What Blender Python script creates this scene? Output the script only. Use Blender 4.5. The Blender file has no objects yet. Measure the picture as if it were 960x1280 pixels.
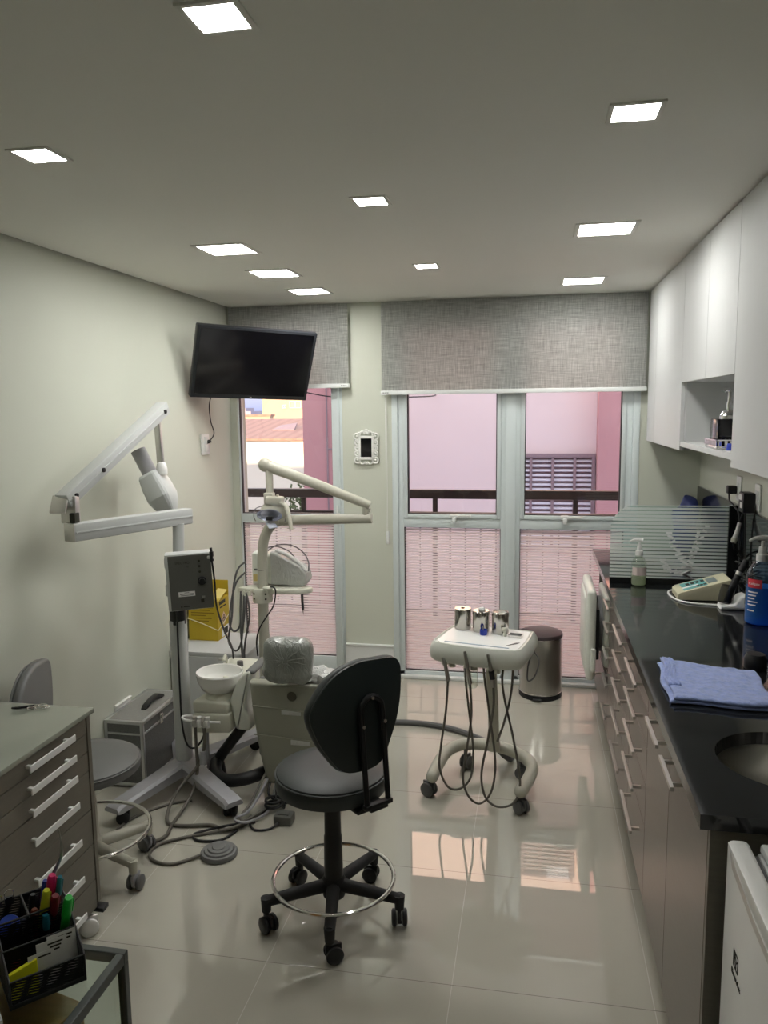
import bpy, bmesh, math, random
from mathutils import Vector, Matrix, Euler, noise
random.seed(7)
sc = bpy.context.scene
COL = sc.collection
PI = math.pi
V = Vector

# ------------------------------------------------------------------ materials
MATS = {}
def new_mat(name):
    m = bpy.data.materials.new(name); m.use_nodes = True
    nt = m.node_tree; nt.nodes.clear()
    out = nt.nodes.new('ShaderNodeOutputMaterial')
    MATS[name] = m
    return m, nt, out
def N(nt, t, **k):
    n = nt.nodes.new(t)
    for a, b in k.items():
        if hasattr(n, a) and a not in n.inputs: setattr(n, a, b)
        else: n.inputs[a].default_value = b
    return n
def L(nt, a, b): nt.links.new(a, b)
def rgba(c): return (c[0], c[1], c[2], 1)
def mat(name, col, rough=.5, metal=0, var=.06, scale=12, bump=0, bscale=200, stretch=(1,1,1), ior=1.45, trans=0, coat=0, sheen=0, alpha=1):
    m, nt, out = new_mat(name)
    b = N(nt, 'ShaderNodeBsdfPrincipled'); b.inputs['Roughness'].default_value = rough
    b.inputs['Metallic'].default_value = metal; b.inputs['IOR'].default_value = ior
    b.inputs['Transmission Weight'].default_value = trans; b.inputs['Coat Weight'].default_value = coat
    b.inputs['Sheen Weight'].default_value = sheen; b.inputs['Alpha'].default_value = alpha
    tc = N(nt, 'ShaderNodeTexCoord'); mp = N(nt, 'ShaderNodeMapping'); mp.inputs['Scale'].default_value = stretch
    L(nt, tc.outputs['Object'], mp.inputs['Vector'])
    nz = N(nt, 'ShaderNodeTexNoise'); nz.inputs['Scale'].default_value = scale; nz.inputs['Detail'].default_value = 4
    L(nt, mp.outputs[0], nz.inputs['Vector'])
    mx = N(nt, 'ShaderNodeMix', data_type='RGBA')
    mx.inputs[6].default_value = rgba([c*(1-var) for c in col]); mx.inputs[7].default_value = rgba([min(1, c*(1+var)) for c in col])
    L(nt, nz.outputs['Fac'], mx.inputs[0]); L(nt, mx.outputs[2], b.inputs['Base Color'])
    if bump:
        n2 = N(nt, 'ShaderNodeTexNoise'); n2.inputs['Scale'].default_value = bscale; L(nt, mp.outputs[0], n2.inputs['Vector'])
        bp = N(nt, 'ShaderNodeBump'); bp.inputs['Strength'].default_value = bump; bp.inputs['Distance'].default_value = .002
        L(nt, n2.outputs['Fac'], bp.inputs['Height']); L(nt, bp.outputs[0], b.inputs['Normal'])
    L(nt, b.outputs[0], out.inputs[0])
    return m
def emit(name, col, s):
    m, nt, out = new_mat(name); e = N(nt, 'ShaderNodeEmission'); e.inputs[0].default_value = rgba(col); e.inputs[1].default_value = s
    L(nt, e.outputs[0], out.inputs[0]); return m
def schlick(nt, k=1.0):
    lw = N(nt, 'ShaderNodeLayerWeight'); lw.inputs[0].default_value = .5
    p = N(nt, 'ShaderNodeMath', operation='POWER'); L(nt, lw.outputs['Facing'], p.inputs[0]); p.inputs[1].default_value = 5
    m = N(nt, 'ShaderNodeMath', operation='MULTIPLY_ADD'); L(nt, p.outputs[0], m.inputs[0]); m.inputs[1].default_value = .9*k; m.inputs[2].default_value = .035*k
    m.use_clamp = True
    return m.outputs[0]
def clear_glass(name, tint=(1,1,1), refl=1.0):
    m, nt, out = new_mat(name)
    t = N(nt, 'ShaderNodeBsdfTransparent'); t.inputs[0].default_value = rgba(tint)
    g = N(nt, 'ShaderNodeBsdfGlossy'); g.inputs['Roughness'].default_value = .01
    mx = N(nt, 'ShaderNodeMixShader'); L(nt, schlick(nt, refl), mx.inputs[0]); L(nt, t.outputs[0], mx.inputs[1]); L(nt, g.outputs[0], mx.inputs[2])
    L(nt, mx.outputs[0], out.inputs[0]); return m
def striped_glass(name, tint, film, pitch, gap, see=.25):
    """clear pane with horizontal frosted film strips; bare glass shows in the thin gaps"""
    m, nt, out = new_mat(name)
    tc = N(nt, 'ShaderNodeTexCoord'); sp = N(nt, 'ShaderNodeSeparateXYZ'); L(nt, tc.outputs['Object'], sp.inputs[0])
    pp = N(nt, 'ShaderNodeMath', operation='PINGPONG'); L(nt, sp.outputs[2], pp.inputs[0]); pp.inputs[1].default_value = pitch/2
    lt = N(nt, 'ShaderNodeMath', operation='GREATER_THAN'); L(nt, pp.outputs[0], lt.inputs[0]); lt.inputs[1].default_value = gap/2
    t = N(nt, 'ShaderNodeBsdfTransparent'); t.inputs[0].default_value = rgba(tint)
    g = N(nt, 'ShaderNodeBsdfGlossy'); g.inputs['Roughness'].default_value = .01
    m1 = N(nt, 'ShaderNodeMixShader'); L(nt, schlick(nt), m1.inputs[0]); L(nt, t.outputs[0], m1.inputs[1]); L(nt, g.outputs[0], m1.inputs[2])
    tl = N(nt, 'ShaderNodeBsdfTranslucent'); tl.inputs[0].default_value = rgba(film)
    df = N(nt, 'ShaderNodeBsdfDiffuse'); df.inputs[0].default_value = rgba(film)
    m2 = N(nt, 'ShaderNodeMixShader'); m2.inputs[0].default_value = .4; L(nt, tl.outputs[0], m2.inputs[1]); L(nt, df.outputs[0], m2.inputs[2])
    m3 = N(nt, 'ShaderNodeMixShader'); m3.inputs[0].default_value = see; L(nt, m2.outputs[0], m3.inputs[1]); L(nt, m1.outputs[0], m3.inputs[2])
    m4 = N(nt, 'ShaderNodeMixShader'); L(nt, lt.outputs[0], m4.inputs[0]); L(nt, m1.outputs[0], m4.inputs[1]); L(nt, m3.outputs[0], m4.inputs[2])
    L(nt, m4.outputs[0], out.inputs[0]); return m
def tinted(name, col, w):
    m, nt, out = new_mat(name)
    t = N(nt, 'ShaderNodeBsdfTransparent'); t.inputs[0].default_value = rgba([min(1, c*1.25+.05) for c in col])
    d = N(nt, 'ShaderNodeBsdfDiffuse'); d.inputs[0].default_value = rgba(col)
    ms = N(nt, 'ShaderNodeMixShader'); ms.inputs[0].default_value = w; L(nt, t.outputs[0], ms.inputs[1]); L(nt, d.outputs[0], ms.inputs[2])
    L(nt, ms.outputs[0], out.inputs[0]); return m
def floor_mat():
    m, nt, out = new_mat('porcelain_tile')
    b = N(nt, 'ShaderNodeBsdfPrincipled'); b.inputs['Roughness'].default_value = .014; b.inputs['IOR'].default_value = 1.92
    tc = N(nt, 'ShaderNodeTexCoord'); sp = N(nt, 'ShaderNodeSeparateXYZ'); L(nt, tc.outputs['Object'], sp.inputs[0])
    fs = []
    for i, off in ((0, .372), (1, 2.217)):
        a = N(nt, 'ShaderNodeMath', operation='SUBTRACT'); L(nt, sp.outputs[i], a.inputs[0]); a.inputs[1].default_value = off
        p = N(nt, 'ShaderNodeMath', operation='PINGPONG'); L(nt, a.outputs[0], p.inputs[0]); p.inputs[1].default_value = .301
        c = N(nt, 'ShaderNodeMath', operation='LESS_THAN'); L(nt, p.outputs[0], c.inputs[0]); c.inputs[1].default_value = .0012
        fs.append(c)
    nz = N(nt, 'ShaderNodeTexNoise'); nz.inputs['Scale'].default_value = 2.2; nz.inputs['Detail'].default_value = 6; L(nt, tc.outputs['Object'], nz.inputs['Vector'])
    mx = N(nt, 'ShaderNodeMix', data_type='RGBA'); mx.inputs[6].default_value = (.445,.425,.36,1); mx.inputs[7].default_value = (.485,.465,.395,1); L(nt, nz.outputs['Fac'], mx.inputs[0])
    g1 = N(nt, 'ShaderNodeMix', data_type='RGBA'); L(nt, fs[0].outputs[0], g1.inputs[0]); L(nt, mx.outputs[2], g1.inputs[6]); g1.inputs[7].default_value = (.62,.60,.55,1)  # joints running in depth painted pale, their reflection put into the colour
    g2 = N(nt, 'ShaderNodeMix', data_type='RGBA'); L(nt, fs[1].outputs[0], g2.inputs[0]); L(nt, g1.outputs[2], g2.inputs[6]); g2.inputs[7].default_value = (.22,.20,.18,1)
    L(nt, g2.outputs[2], b.inputs['Base Color']); L(nt, b.outputs[0], out.inputs[0]); return m
def weave_mat(name, c0, c1):
    m, nt, out = new_mat(name)
    b = N(nt, 'ShaderNodeBsdfPrincipled'); b.inputs['Roughness'].default_value = .9
    tc = N(nt, 'ShaderNodeTexCoord'); prev = None
    for st in ((9, 9, 240), (240, 9, 9)):
        mp = N(nt, 'ShaderNodeMapping'); mp.inputs['Scale'].default_value = st; L(nt, tc.outputs['Object'], mp.inputs[0])
        nz = N(nt, 'ShaderNodeTexNoise'); nz.inputs['Scale'].default_value = 1; nz.inputs['Detail'].default_value = 3; nz.inputs['Roughness'].default_value = .7; L(nt, mp.outputs[0], nz.inputs['Vector'])
        if prev:
            ad = N(nt, 'ShaderNodeMath', operation='ADD'); L(nt, prev, ad.inputs[0]); L(nt, nz.outputs['Fac'], ad.inputs[1]); prev = ad.outputs[0]
        else: prev = nz.outputs['Fac']
    mr = N(nt, 'ShaderNodeMapRange'); L(nt, prev, mr.inputs[0]); mr.inputs[1].default_value = .75; mr.inputs[2].default_value = 1.25
    mx = N(nt, 'ShaderNodeMix', data_type='RGBA'); mx.inputs[6].default_value = rgba(c0); mx.inputs[7].default_value = rgba(c1)
    L(nt, mr.outputs[0], mx.inputs[0]); L(nt, mx.outputs[2], b.inputs['Base Color'])
    tl = N(nt, 'ShaderNodeBsdfTranslucent'); L(nt, mx.outputs[2], tl.inputs[0])
    ms = N(nt, 'ShaderNodeMixShader'); ms.inputs[0].default_value = .25; L(nt, b.outputs[0], ms.inputs[1]); L(nt, tl.outputs[0], ms.inputs[2])
    L(nt, ms.outputs[0], out.inputs[0]); return m
def mesh_mat(name, col, pitch=.0035):
    m, nt, out = new_mat(name)
    b = N(nt, 'ShaderNodeBsdfPrincipled'); b.inputs['Base Color'].default_value = rgba(col); b.inputs['Roughness'].default_value = .45; b.inputs['Metallic'].default_value = .3
    tc = N(nt, 'ShaderNodeTexCoord'); mp = N(nt, 'ShaderNodeMapping'); mp.inputs['Rotation'].default_value = (.6, .5, .785); L(nt, tc.outputs['Object'], mp.inputs[0])
    sp = N(nt, 'ShaderNodeSeparateXYZ'); L(nt, mp.outputs[0], sp.inputs[0]); outs = []
    for i in (0, 2):
        p = N(nt, 'ShaderNodeMath', operation='PINGPONG'); L(nt, sp.outputs[i], p.inputs[0]); p.inputs[1].default_value = pitch/2
        g = N(nt, 'ShaderNodeMath', operation='GREATER_THAN'); L(nt, p.outputs[0], g.inputs[0]); g.inputs[1].default_value = pitch*.2; outs.append(g)
    mu = N(nt, 'ShaderNodeMath', operation='MULTIPLY'); L(nt, outs[0].outputs[0], mu.inputs[0]); L(nt, outs[1].outputs[0], mu.inputs[1])
    t = N(nt, 'ShaderNodeBsdfTransparent'); ms = N(nt, 'ShaderNodeMixShader'); L(nt, mu.outputs[0], ms.inputs[0]); L(nt, b.outputs[0], ms.inputs[1]); L(nt, t.outputs[0], ms.inputs[2])
    L(nt, ms.outputs[0], out.inputs[0]); return m
def plastic_wrap_mat(name, col):
    m, nt, out = new_mat(name)
    b = N(nt, 'ShaderNodeBsdfPrincipled'); b.inputs['Base Color'].default_value = rgba(col); b.inputs['Roughness'].default_value = .28; b.inputs['Coat Weight'].default_value = .5
    tc = N(nt, 'ShaderNodeTexCoord'); mp = N(nt, 'ShaderNodeMapping'); mp.inputs['Scale'].default_value = (1, 1, .5); L(nt, tc.outputs['Object'], mp.inputs[0])
    nz = N(nt, 'ShaderNodeTexNoise'); nz.inputs['Scale'].default_value = 26; nz.inputs['Detail'].default_value = 5; nz.inputs['Distortion'].default_value = 2.5; L(nt, mp.outputs[0], nz.inputs['Vector'])
    bp = N(nt, 'ShaderNodeBump'); bp.inputs['Strength'].default_value = .7; bp.inputs['Distance'].default_value = .012; L(nt, nz.outputs['Fac'], bp.inputs['Height']); L(nt, bp.outputs[0], b.inputs['Normal'])
    L(nt, b.outputs[0], out.inputs[0]); return m
def stripe_mat(name, c0, c1, pitch, frac, axis=2, rough=.6):
    m, nt, out = new_mat(name)
    b = N(nt, 'ShaderNodeBsdfPrincipled'); b.inputs['Roughness'].default_value = rough
    tc = N(nt, 'ShaderNodeTexCoord'); sp = N(nt, 'ShaderNodeSeparateXYZ'); L(nt, tc.outputs['Object'], sp.inputs[0])
    p = N(nt, 'ShaderNodeMath', operation='PINGPONG'); L(nt, sp.outputs[axis], p.inputs[0]); p.inputs[1].default_value = pitch/2
    g = N(nt, 'ShaderNodeMath', operation='LESS_THAN'); L(nt, p.outputs[0], g.inputs[0]); g.inputs[1].default_value = pitch/2*frac
    mx = N(nt, 'ShaderNodeMix', data_type='RGBA'); mx.inputs[6].default_value = rgba(c0); mx.inputs[7].default_value = rgba(c1); L(nt, g.outputs[0], mx.inputs[0])
    L(nt, mx.outputs[2], b.inputs['Base Color']); L(nt, b.outputs[0], out.inputs[0]); return m

M = dict(
 wall=mat('wall_paint', (.60,.62,.53), .55, var=.02, scale=3),
 ceil=mat('ceiling_paint', (.80,.80,.745), .8, var=.02, scale=2),
 floor=floor_mat(),
 white=mat('white_paint', (.74,.76,.74), .45, var=.02),
 frame=mat('window_frame_paint', (.66,.72,.72), .35, var=.03),
 gasket=mat('black_gasket', (.03,.03,.03), .6),
 laminate=mat('white_laminate', (.56,.57,.565), .6, var=.02),
 taupe=mat('taupe_wood_laminate', (.155,.132,.112), .3, var=.14, scale=5, stretch=(1.5,1.5,26), bump=.04, bscale=8),
 taupe_dark=mat('dark_taupe_laminate', (.150,.138,.110), .4, var=.14, scale=5, stretch=(2,2,30)),
 granite=mat('black_granite', (.012,.013,.014), .08, var=.5, scale=260, ior=1.55),
 chrome=mat('chrome', (.78,.77,.75), .14, 1, var=.03),
 steel=mat('brushed_steel', (.46,.45,.42), .3, 1, var=.08, scale=4, stretch=(30,30,1)),
 jarsteel=mat('polished_jar_steel', (.52,.50,.46), .16, 1, var=.05),
 alu=mat('aluminium', (.66,.67,.68), .35, 1, var=.05),
 satin=mat('satin_aluminium_handle', (.60,.585,.56), .34, .9, var=.05),
 black=mat('black_plastic', (.012,.012,.013), .42, var=.2),
 blackmatt=mat('black_rubber', (.016,.016,.017), .7, var=.2),
 vinyl=mat('dark_grey_vinyl', (.032,.038,.037), .45, var=.1, bump=.1, bscale=300),
 vinyl_back=mat('dark_green_plastic_shell', (.014,.02,.019), .35, var=.1),
 vinyl_grey=mat('grey_vinyl', (.135,.138,.135), .48, var=.08, bump=.1, bscale=300),
 beige=mat('beige_enamel', (.50,.49,.41), .38, var=.04),
 cream=mat('cream_plastic', (.66,.66,.56), .32, var=.03),
 offwhite=mat('off_white_plastic', (.70,.72,.65), .3, var=.03),
 ceramic=mat('white_ceramic', (.82,.82,.78), .12, var=.02),
 greyp=mat('grey_plastic', (.11,.11,.11), .45, var=.1),
 lightgrey=mat('light_grey_enamel', (.55,.57,.56), .35, var=.04),
 xgrey=mat('grey_painted_steel', (.38,.38,.40), .42, .2, var=.08),
 panel=mat('dark_grey_panel', (.11,.112,.10), .4, var=.08),
 hose=mat('grey_hose', (.13,.12,.10), .5, var=.1),
 bluecup=mat('blue_plastic', (.03,.06,.42), .25, var=.1),
 yellowbox=mat('yellow_cardboard', (.50,.36,.02), .6, var=.06),
 ink=mat('dark_ink', (.03,.03,.02), .7),
 rope=mat('cream_cord', (.8,.74,.5), .7),
 weave=weave_mat('grey_woven_blind', (.35,.355,.34), (.78,.785,.75)),
 screen=mat('tv_screen', (.004,.004,.006), .12, var=.3, ior=1.5),
 tvcase=mat('tv_casing', (.02,.022,.026), .3, var=.1),
 glass=clear_glass('window_glass', (.93,.95,.95)),
 film=striped_glass('striped_film_glass', (.92,.94,.94), (.86,.85,.85), .0182, .0052, .05),
 divfilm=striped_glass('striped_divider_glass', (.80,.90,.88), (.80,.86,.84), .0182, .006, .18),
 tableglass=clear_glass('green_table_glass', (.88,.95,.92), 1.2),
 etched=mat('etched_white', (.8,.82,.82), .5),
 bottle=clear_glass('clear_bottle', (.93,.96,.92), 2.2),
 gel=tinted('clear_gel', (.70,.74,.60), .35),
 bluegel=tinted('blue_mouthwash', (.10,.36,.80), .35),
 bluebottle=clear_glass('blue_tinted_bottle', (.72,.86,.97), 1.6),
 red=mat('red_label', (.62,.05,.07), .4), whitep=mat('white_plastic', (.8,.8,.78), .35, var=.02),
 paper=mat('white_paper', (.78,.78,.76), .7), sticky=mat('yellow_note', (.85,.84,.02), .6),
 pink=mat('pink_marker', (.85,.02,.20), .35), green=mat('green_marker', (.02,.55,.06), .35), teal=mat('teal_marker', (.03,.22,.32), .35),
 bluepen=mat('blue_pen', (.03,.05,.40), .35), yellowpen=mat('yellow_marker', (.80,.82,.05), .35), redpen=mat('dark_red_pen', (.20,.01,.02), .35),
 tealpanel=mat('teal_label', (.10,.36,.36), .4), screenlab=mat('grey_display', (.16,.20,.20), .3),
 wood=mat('brown_wood', (.36,.20,.06), .45, var=.25, scale=6, stretch=(1,14,14)),
 towel=mat('blue_terry_towel', (.30,.38,.70), .95, var=.30, scale=55, bump=1, bscale=300, sheen=.4),
 bluebag=mat('blue_plastic_bag', (.05,.07,.26), .35, var=.3, scale=30),
 wrap=plastic_wrap_mat('wrapped_vinyl', (.25,.265,.24)),
 clearwrap=plastic_wrap_mat('clear_plastic_wrap', (.55,.56,.54)),
 backcover=mat('grey_green_cover', (.31,.315,.255), .42, var=.05, bump=.15, bscale=40),
 casetex=mat('dark_textured_panel', (.17,.172,.172), .45, .4, var=.35, scale=160, bump=.4, bscale=160),
 casetop=mat('ribbed_grey_panel', (.30,.30,.285), .5, .3, var=.2, scale=120),
 meshw=mesh_mat('black_wire_mesh', (.012,.012,.013)),
 blackmetal=mat('black_metal', (.015,.015,.016), .4, .4),
 deskframe=mat('grey_steel_frame', (.075,.085,.08), .4, .5),
 led=emit('led_panel', (1,.985,.95), 55),
 lampglass=mat('lamp_reflector', (.70,.74,.92), .15, .6),
 pinkwall=mat('pale_pink_render', (.86,.72,.70), .85, var=.03, scale=1.5),
 darkpink=mat('rose_render', (.56,.30,.31), .8, var=.05, scale=2),
 louvre=mat('white_louvre_slat', (.72,.70,.76), .5),
 louvreframe=mat('brown_pink_shutter_frame', (.30,.22,.24), .6),
 rail=mat('dark_brown_railing', (.035,.028,.03), .4, var=.15),
 balcony=mat('pink_beige_balcony_tile', (.38,.26,.26), .4, var=.05, scale=3),
 house=mat('white_house_render', (.80,.77,.66), .85, var=.03),
 peach=mat('peach_render', (.55,.38,.28), .85, var=.05, scale=.4),
 peach2=mat('ochre_stained_wall', (.50,.42,.30), .85, var=.4, scale=1.2, stretch=(1,1,.3)),
 rooftile=stripe_mat('clay_roof_tile', (.34,.19,.15), (.28,.15,.12), .35, .4, 0),
 winpane=mat('far_window_pane', (.20,.15,.12), .3), city=mat('distant_block', (.36,.34,.42), .9, var=.1, scale=.3),
 leaf=mat('leaf_green', (.06,.09,.03), .7, var=.4, scale=8),
 concrete=mat('building_mass_render', (.55,.5,.48), .9),
 ground=mat('street_ground', (.25,.23,.22), .9),
)

# ------------------------------------------------------------------ geometry helpers
def rotm(rx=0, ry=0, rz=0): return Euler((rx, ry, rz)).to_matrix()
def catmull(P, n=6, closed=False):
    P = [V(p) for p in P]
    if len(P) < 3: return P
    out = []; k = len(P)
    for i in range(k if closed else k-1):
        if closed: a, b, c, d = P[(i-1)%k], P[i], P[(i+1)%k], P[(i+2)%k]
        else: a, b, c, d = P[max(i-1,0)], P[i], P[i+1], P[min(i+2,k-1)]
        for j in range(n):
            t = j/n
            out.append(.5*((2*b)+(c-a)*t+(2*a-5*b+4*c-d)*t*t+(3*b-a-3*c+d)*t**3))
    if not closed: out.append(P[-1])
    return out
class MB:
    def __init__(s): s.bm = bmesh.new()
    def add(s, bm):
        me = bpy.data.meshes.new('_t'); bm.to_mesh(me); bm.free(); s.bm.from_mesh(me); bpy.data.meshes.remove(me); return s
    def obox(s, c, size, R=None, b=0, seg=2):
        t = bmesh.new(); bmesh.ops.create_cube(t, size=1)
        for v in t.verts: v.co = V((v.co.x*size[0], v.co.y*size[1], v.co.z*size[2]))
        if b: bmesh.ops.bevel(t, geom=list(t.edges), offset=min(b, .45*min(size)), segments=seg, affect='EDGES', profile=.5)
        R = R or Matrix.Identity(3)
        for v in t.verts: v.co = R @ v.co + V(c)
        return s.add(t)
    def box(s, x0, y0, z0, x1, y1, z1, b=0, seg=2):
        return s.obox(((x0+x1)/2, (y0+y1)/2, (z0+z1)/2), (abs(x1-x0), abs(y1-y0), abs(z1-z0)), None, b, seg)
    def tube(s, P, r, n=10, smooth=6, closed=False, cap=True):
        P = catmull(P, smooth, closed) if smooth else [V(p) for p in P]
        m = len(P); R = r if callable(r) else (lambda t: r)
        bm = s.bm; rings = []; up = None
        for i, p in enumerate(P):
            if closed: d = P[(i+1)%m]-P[i-1]
            else: d = P[min(i+1,m-1)]-P[max(i-1,0)]
            d.normalize()
            if up is None:
                up = V((0,0,1)) if abs(d.z) < .9 else V((1,0,0))
            x = d.cross(up)
            if x.length < 1e-6: x = d.orthogonal()
            x.normalize(); up = x.cross(d)
            rr = R(i/max(1, m-1))
            rings.append([bm.verts.new(p+(x*math.cos(2*PI*k/n)+up*math.sin(2*PI*k/n))*rr) for k in range(n)])
        for i in range(m if closed else m-1):
            a, b = rings[i], rings[(i+1)%m]
            o = 0
            if closed and i == m-1:
                o = min(range(n), key=lambda q: (a[0].co-b[q].co).length)
            for k in range(n): bm.faces.new((a[k], a[(k+1)%n], b[(k+1+o)%n], b[(k+o)%n]))
        if cap and not closed:
            bm.faces.new(rings[0][::-1]); bm.faces.new(rings[-1])
        return s
    def cyl(s, p0, p1, r0, r1=None, n=20, b=0):
        r1 = r0 if r1 is None else r1
        p0, p1 = V(p0), V(p1)
        if b:
            d = (p1-p0).normalized()
            return s.lathe_axis([(r0-b,0),(r0,b),(r1,(p1-p0).length-b),(r1-b,(p1-p0).length)], p0, d, n)
        return s.tube([p0, p1], lambda t: r0+(r1-r0)*t, n, 0)
    def lathe_axis(s, prof, c, d=(0,0,1), n=28):
        d = V(d).normalized(); x = d.orthogonal().normalized(); y = d.cross(x); c = V(c); bm = s.bm; rings = []
        for r, h in prof:
            if r < 1e-6: rings.append([bm.verts.new(c+d*h)])
            else: rings.append([bm.verts.new(c+d*h+(x*math.cos(2*PI*k/n)+y*math.sin(2*PI*k/n))*r) for k in range(n)])
        for a, b in zip(rings, rings[1:]):
            if len(a) == 1 and len(b) == 1: continue
            for k in range(n):
                if len(a) == 1: bm.faces.new((a[0], b[(k+1)%n], b[k]))
                elif len(b) == 1: bm.faces.new((a[k], a[(k+1)%n], b[0]))
                else: bm.faces.new((a[k], a[(k+1)%n], b[(k+1)%n], b[k]))
        for rg, fl in ((rings[0], True), (rings[-1], False)):
            if len(rg) > 1 and prof[0] != prof[-1]: bm.faces.new(rg[::-1] if fl else rg)
        return s
    def lathe(s, prof, c, n=28): return s.lathe_axis(prof, c, (0,0,1), n)
    def prism(s, pts, vec, b=0, seg=2):
        t = bmesh.new(); vec = V(vec)
        a = [t.verts.new(V(p)) for p in pts]; c = [t.verts.new(V(p)+vec) for p in pts]; n = len(a)
        t.faces.new(a[::-1]); t.faces.new(c)
        for k in range(n): t.faces.new((a[k], a[(k+1)%n], c[(k+1)%n], c[k]))
        bmesh.ops.recalc_face_normals(t, faces=t.faces)
        if b:
            es = [e for e in t.edges if any(len(f.verts) == n and n > 4 for f in e.link_faces)] if n > 4 else list(t.edges)
            bmesh.ops.bevel(t, geom=es, offset=b, segments=seg, affect='EDGES', profile=.5)
        return s.add(t)
    def ell(s, c, r, R=None, n=20, m=12):
        t = bmesh.new(); bmesh.ops.create_uvsphere(t, u_segments=n, v_segments=m, radius=1)
        R = R or Matrix.Identity(3)
        for v in t.verts: v.co = R @ V((v.co.x*r[0], v.co.y*r[1], v.co.z*r[2])) + V(c)
        return s.add(t)
    def ring(s, c, R, r, n=48, m=10, sy=1, rot=0):
        return s.tube([(c[0]+R*math.cos(2*PI*k/n+rot), c[1]+sy*R*math.sin(2*PI*k/n+rot), c[2]) for k in range(n)], r, m, 0, True)
    def wobble(s, amp, sc_=8, seed=0):
        for v in s.bm.verts:
            v.co += noise.noise_vector(v.co*sc_+V((seed, seed*2.3, 1)))*amp
        return s
    def subdiv(s, cuts=1):
        bmesh.ops.subdivide_edges(s.bm, edges=list(s.bm.edges), cuts=cuts, use_grid_fill=True); return s
ORG = {}
def link(name, mb, m, parent=None, loc=None, smooth=True, sharp=.6):
    me = bpy.data.meshes.new(name); bm = mb.bm
    bmesh.ops.recalc_face_normals(bm, faces=bm.faces)
    if parent is not None: org = ORG[parent.name]
    else:
        if loc is None:
            xs = [v.co for v in bm.verts]; loc = ((min(v.x for v in xs)+max(v.x for v in xs))/2, (min(v.y for v in xs)+max(v.y for v in xs))/2, min(v.z for v in xs))
        org = V(loc)
    for v in bm.verts: v.co -= org
    bm.to_mesh(me); bm.free()
    if smooth:
        me.polygons.foreach_set('use_smooth', [True]*len(me.polygons))
        me.set_sharp_from_angle(angle=sharp)
    me.materials.append(M[m] if isinstance(m, str) else m)
    o = bpy.data.objects.new(name, me); COL.objects.link(o)
    if parent is not None: o.parent = parent
    else: o.location = org
    ORG[o.name] = org
    return o
def tag(o, label, cat, group=None):
    o['label'] = label; o['category'] = cat
    if group: o['group'] = group
    return o
def thing(name, label, cat, loc, group=None):
    o = bpy.data.objects.new(name, None); COL.objects.link(o); o.location = loc; o.empty_display_size = .1
    ORG[o.name] = V(loc); return tag(o, label, cat, group)
def struct(name, mb, m, **k):
    o = link(name, mb, m, **k); o['kind'] = 'structure'; return o
def sempty(name, loc):
    o = bpy.data.objects.new(name, None); COL.objects.link(o); o.location = loc; o['kind'] = 'structure'; ORG[o.name] = V(loc); return o
def text(name, s, size, m, parent, c, xdir, up, depth=.0006):
    """raised lettering centred on c, reading along xdir"""
    cu = bpy.data.curves.new('_f', 'FONT'); cu.body = s; cu.size = size; cu.align_x = 'CENTER'; cu.align_y = 'CENTER'; cu.extrude = depth
    ob = bpy.data.objects.new('_f', cu); COL.objects.link(ob)
    dg = bpy.context.evaluated_depsgraph_get(); dg.update()
    me = bpy.data.meshes.new_from_object(ob.evaluated_get(dg))
    bpy.data.objects.remove(ob)
    x = V(xdir).normalized(); u = V(up); u = (u-x*u.dot(x)).normalized(); n = x.cross(u)
    mb = MB(); mb.bm.from_mesh(me); bpy.data.meshes.remove(me)
    for v in mb.bm.verts: v.co = V(c)+x*v.co.x+u*v.co.y+n*v.co.z
    return link(name, mb, m, parent, smooth=False)
def grid(u0, u1, v0, v1, nu, nv, f):
    mb = MB(); R = [[mb.bm.verts.new(f(u0+(u1-u0)*i/nu, v0+(v1-v0)*j/nv)) for j in range(nv+1)] for i in range(nu+1)]
    for i in range(nu):
        for j in range(nv): mb.bm.faces.new((R[i][j], R[i+1][j], R[i+1][j+1], R[i][j+1]))
    return mb
# ------------------------------------------------------------------ the room shell
CEIL = 2.444
struct('floor', MB().box(-1.99, -1.2, -.06, .98, 5.13, 0), 'floor', loc=(0,0,0), smooth=False)
struct('ceiling', MB().box(-1.972, -1.2, CEIL, .98, 5.0, 2.52), 'ceil', smooth=False)
struct('gap_shade_strip', MB().box(-1.99, -1.2, 2.475, -1.972, 5.0, 2.52), 'blackmatt', smooth=False)  # black strip closing the ceiling recess, the gap's shade put into its colour
struct('wall_left', MB().box(-2.12, -1.2, -.06, -1.99, 5.13, 2.52), 'wall', smooth=False)
struct('wall_right', MB().box(.98, -1.2, -.06, 1.1, 5.13, 2.52), 'wall', smooth=False)
struct('wall_front', MB().box(-2.12, -1.32, -.06, 1.1, -1.2, 2.52), 'wall', smooth=False)
wb = MB().box(-1.225, 4.975, 0, -.90, 5.13, 2.52).box(.625, 4.975, 0, .98, 5.13, 2.52)
wb.box(-1.99, 4.975, 0, -1.946, 5.13, 2.33).box(-1.99, 4.975, 2.33, -1.225, 5.13, 2.52).box(-.90, 4.975, 2.33, .625, 5.13, 2.52)
struct('wall_back', wb, 'wall', smooth=False)
struct('baseboard_back', MB().box(-1.225, 4.958, 0, -.90, 4.975, .205).box(-1.225, 4.952, .205, -.90, 4.975, .22, .003), 'white')

def frame_box(mb, x0, x1, z0, z1, w, y0, y1, b=.003):
    mb.box(x0, y0, z0, x0+w, y1, z1, b).box(x1-w, y0, z0, x1, y1, z1, b).box(x0+w, y0, z1-w, x1-w, y1, z1, b).box(x0+w, y0, z0, x1-w, y1, z0+w, b)
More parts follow.
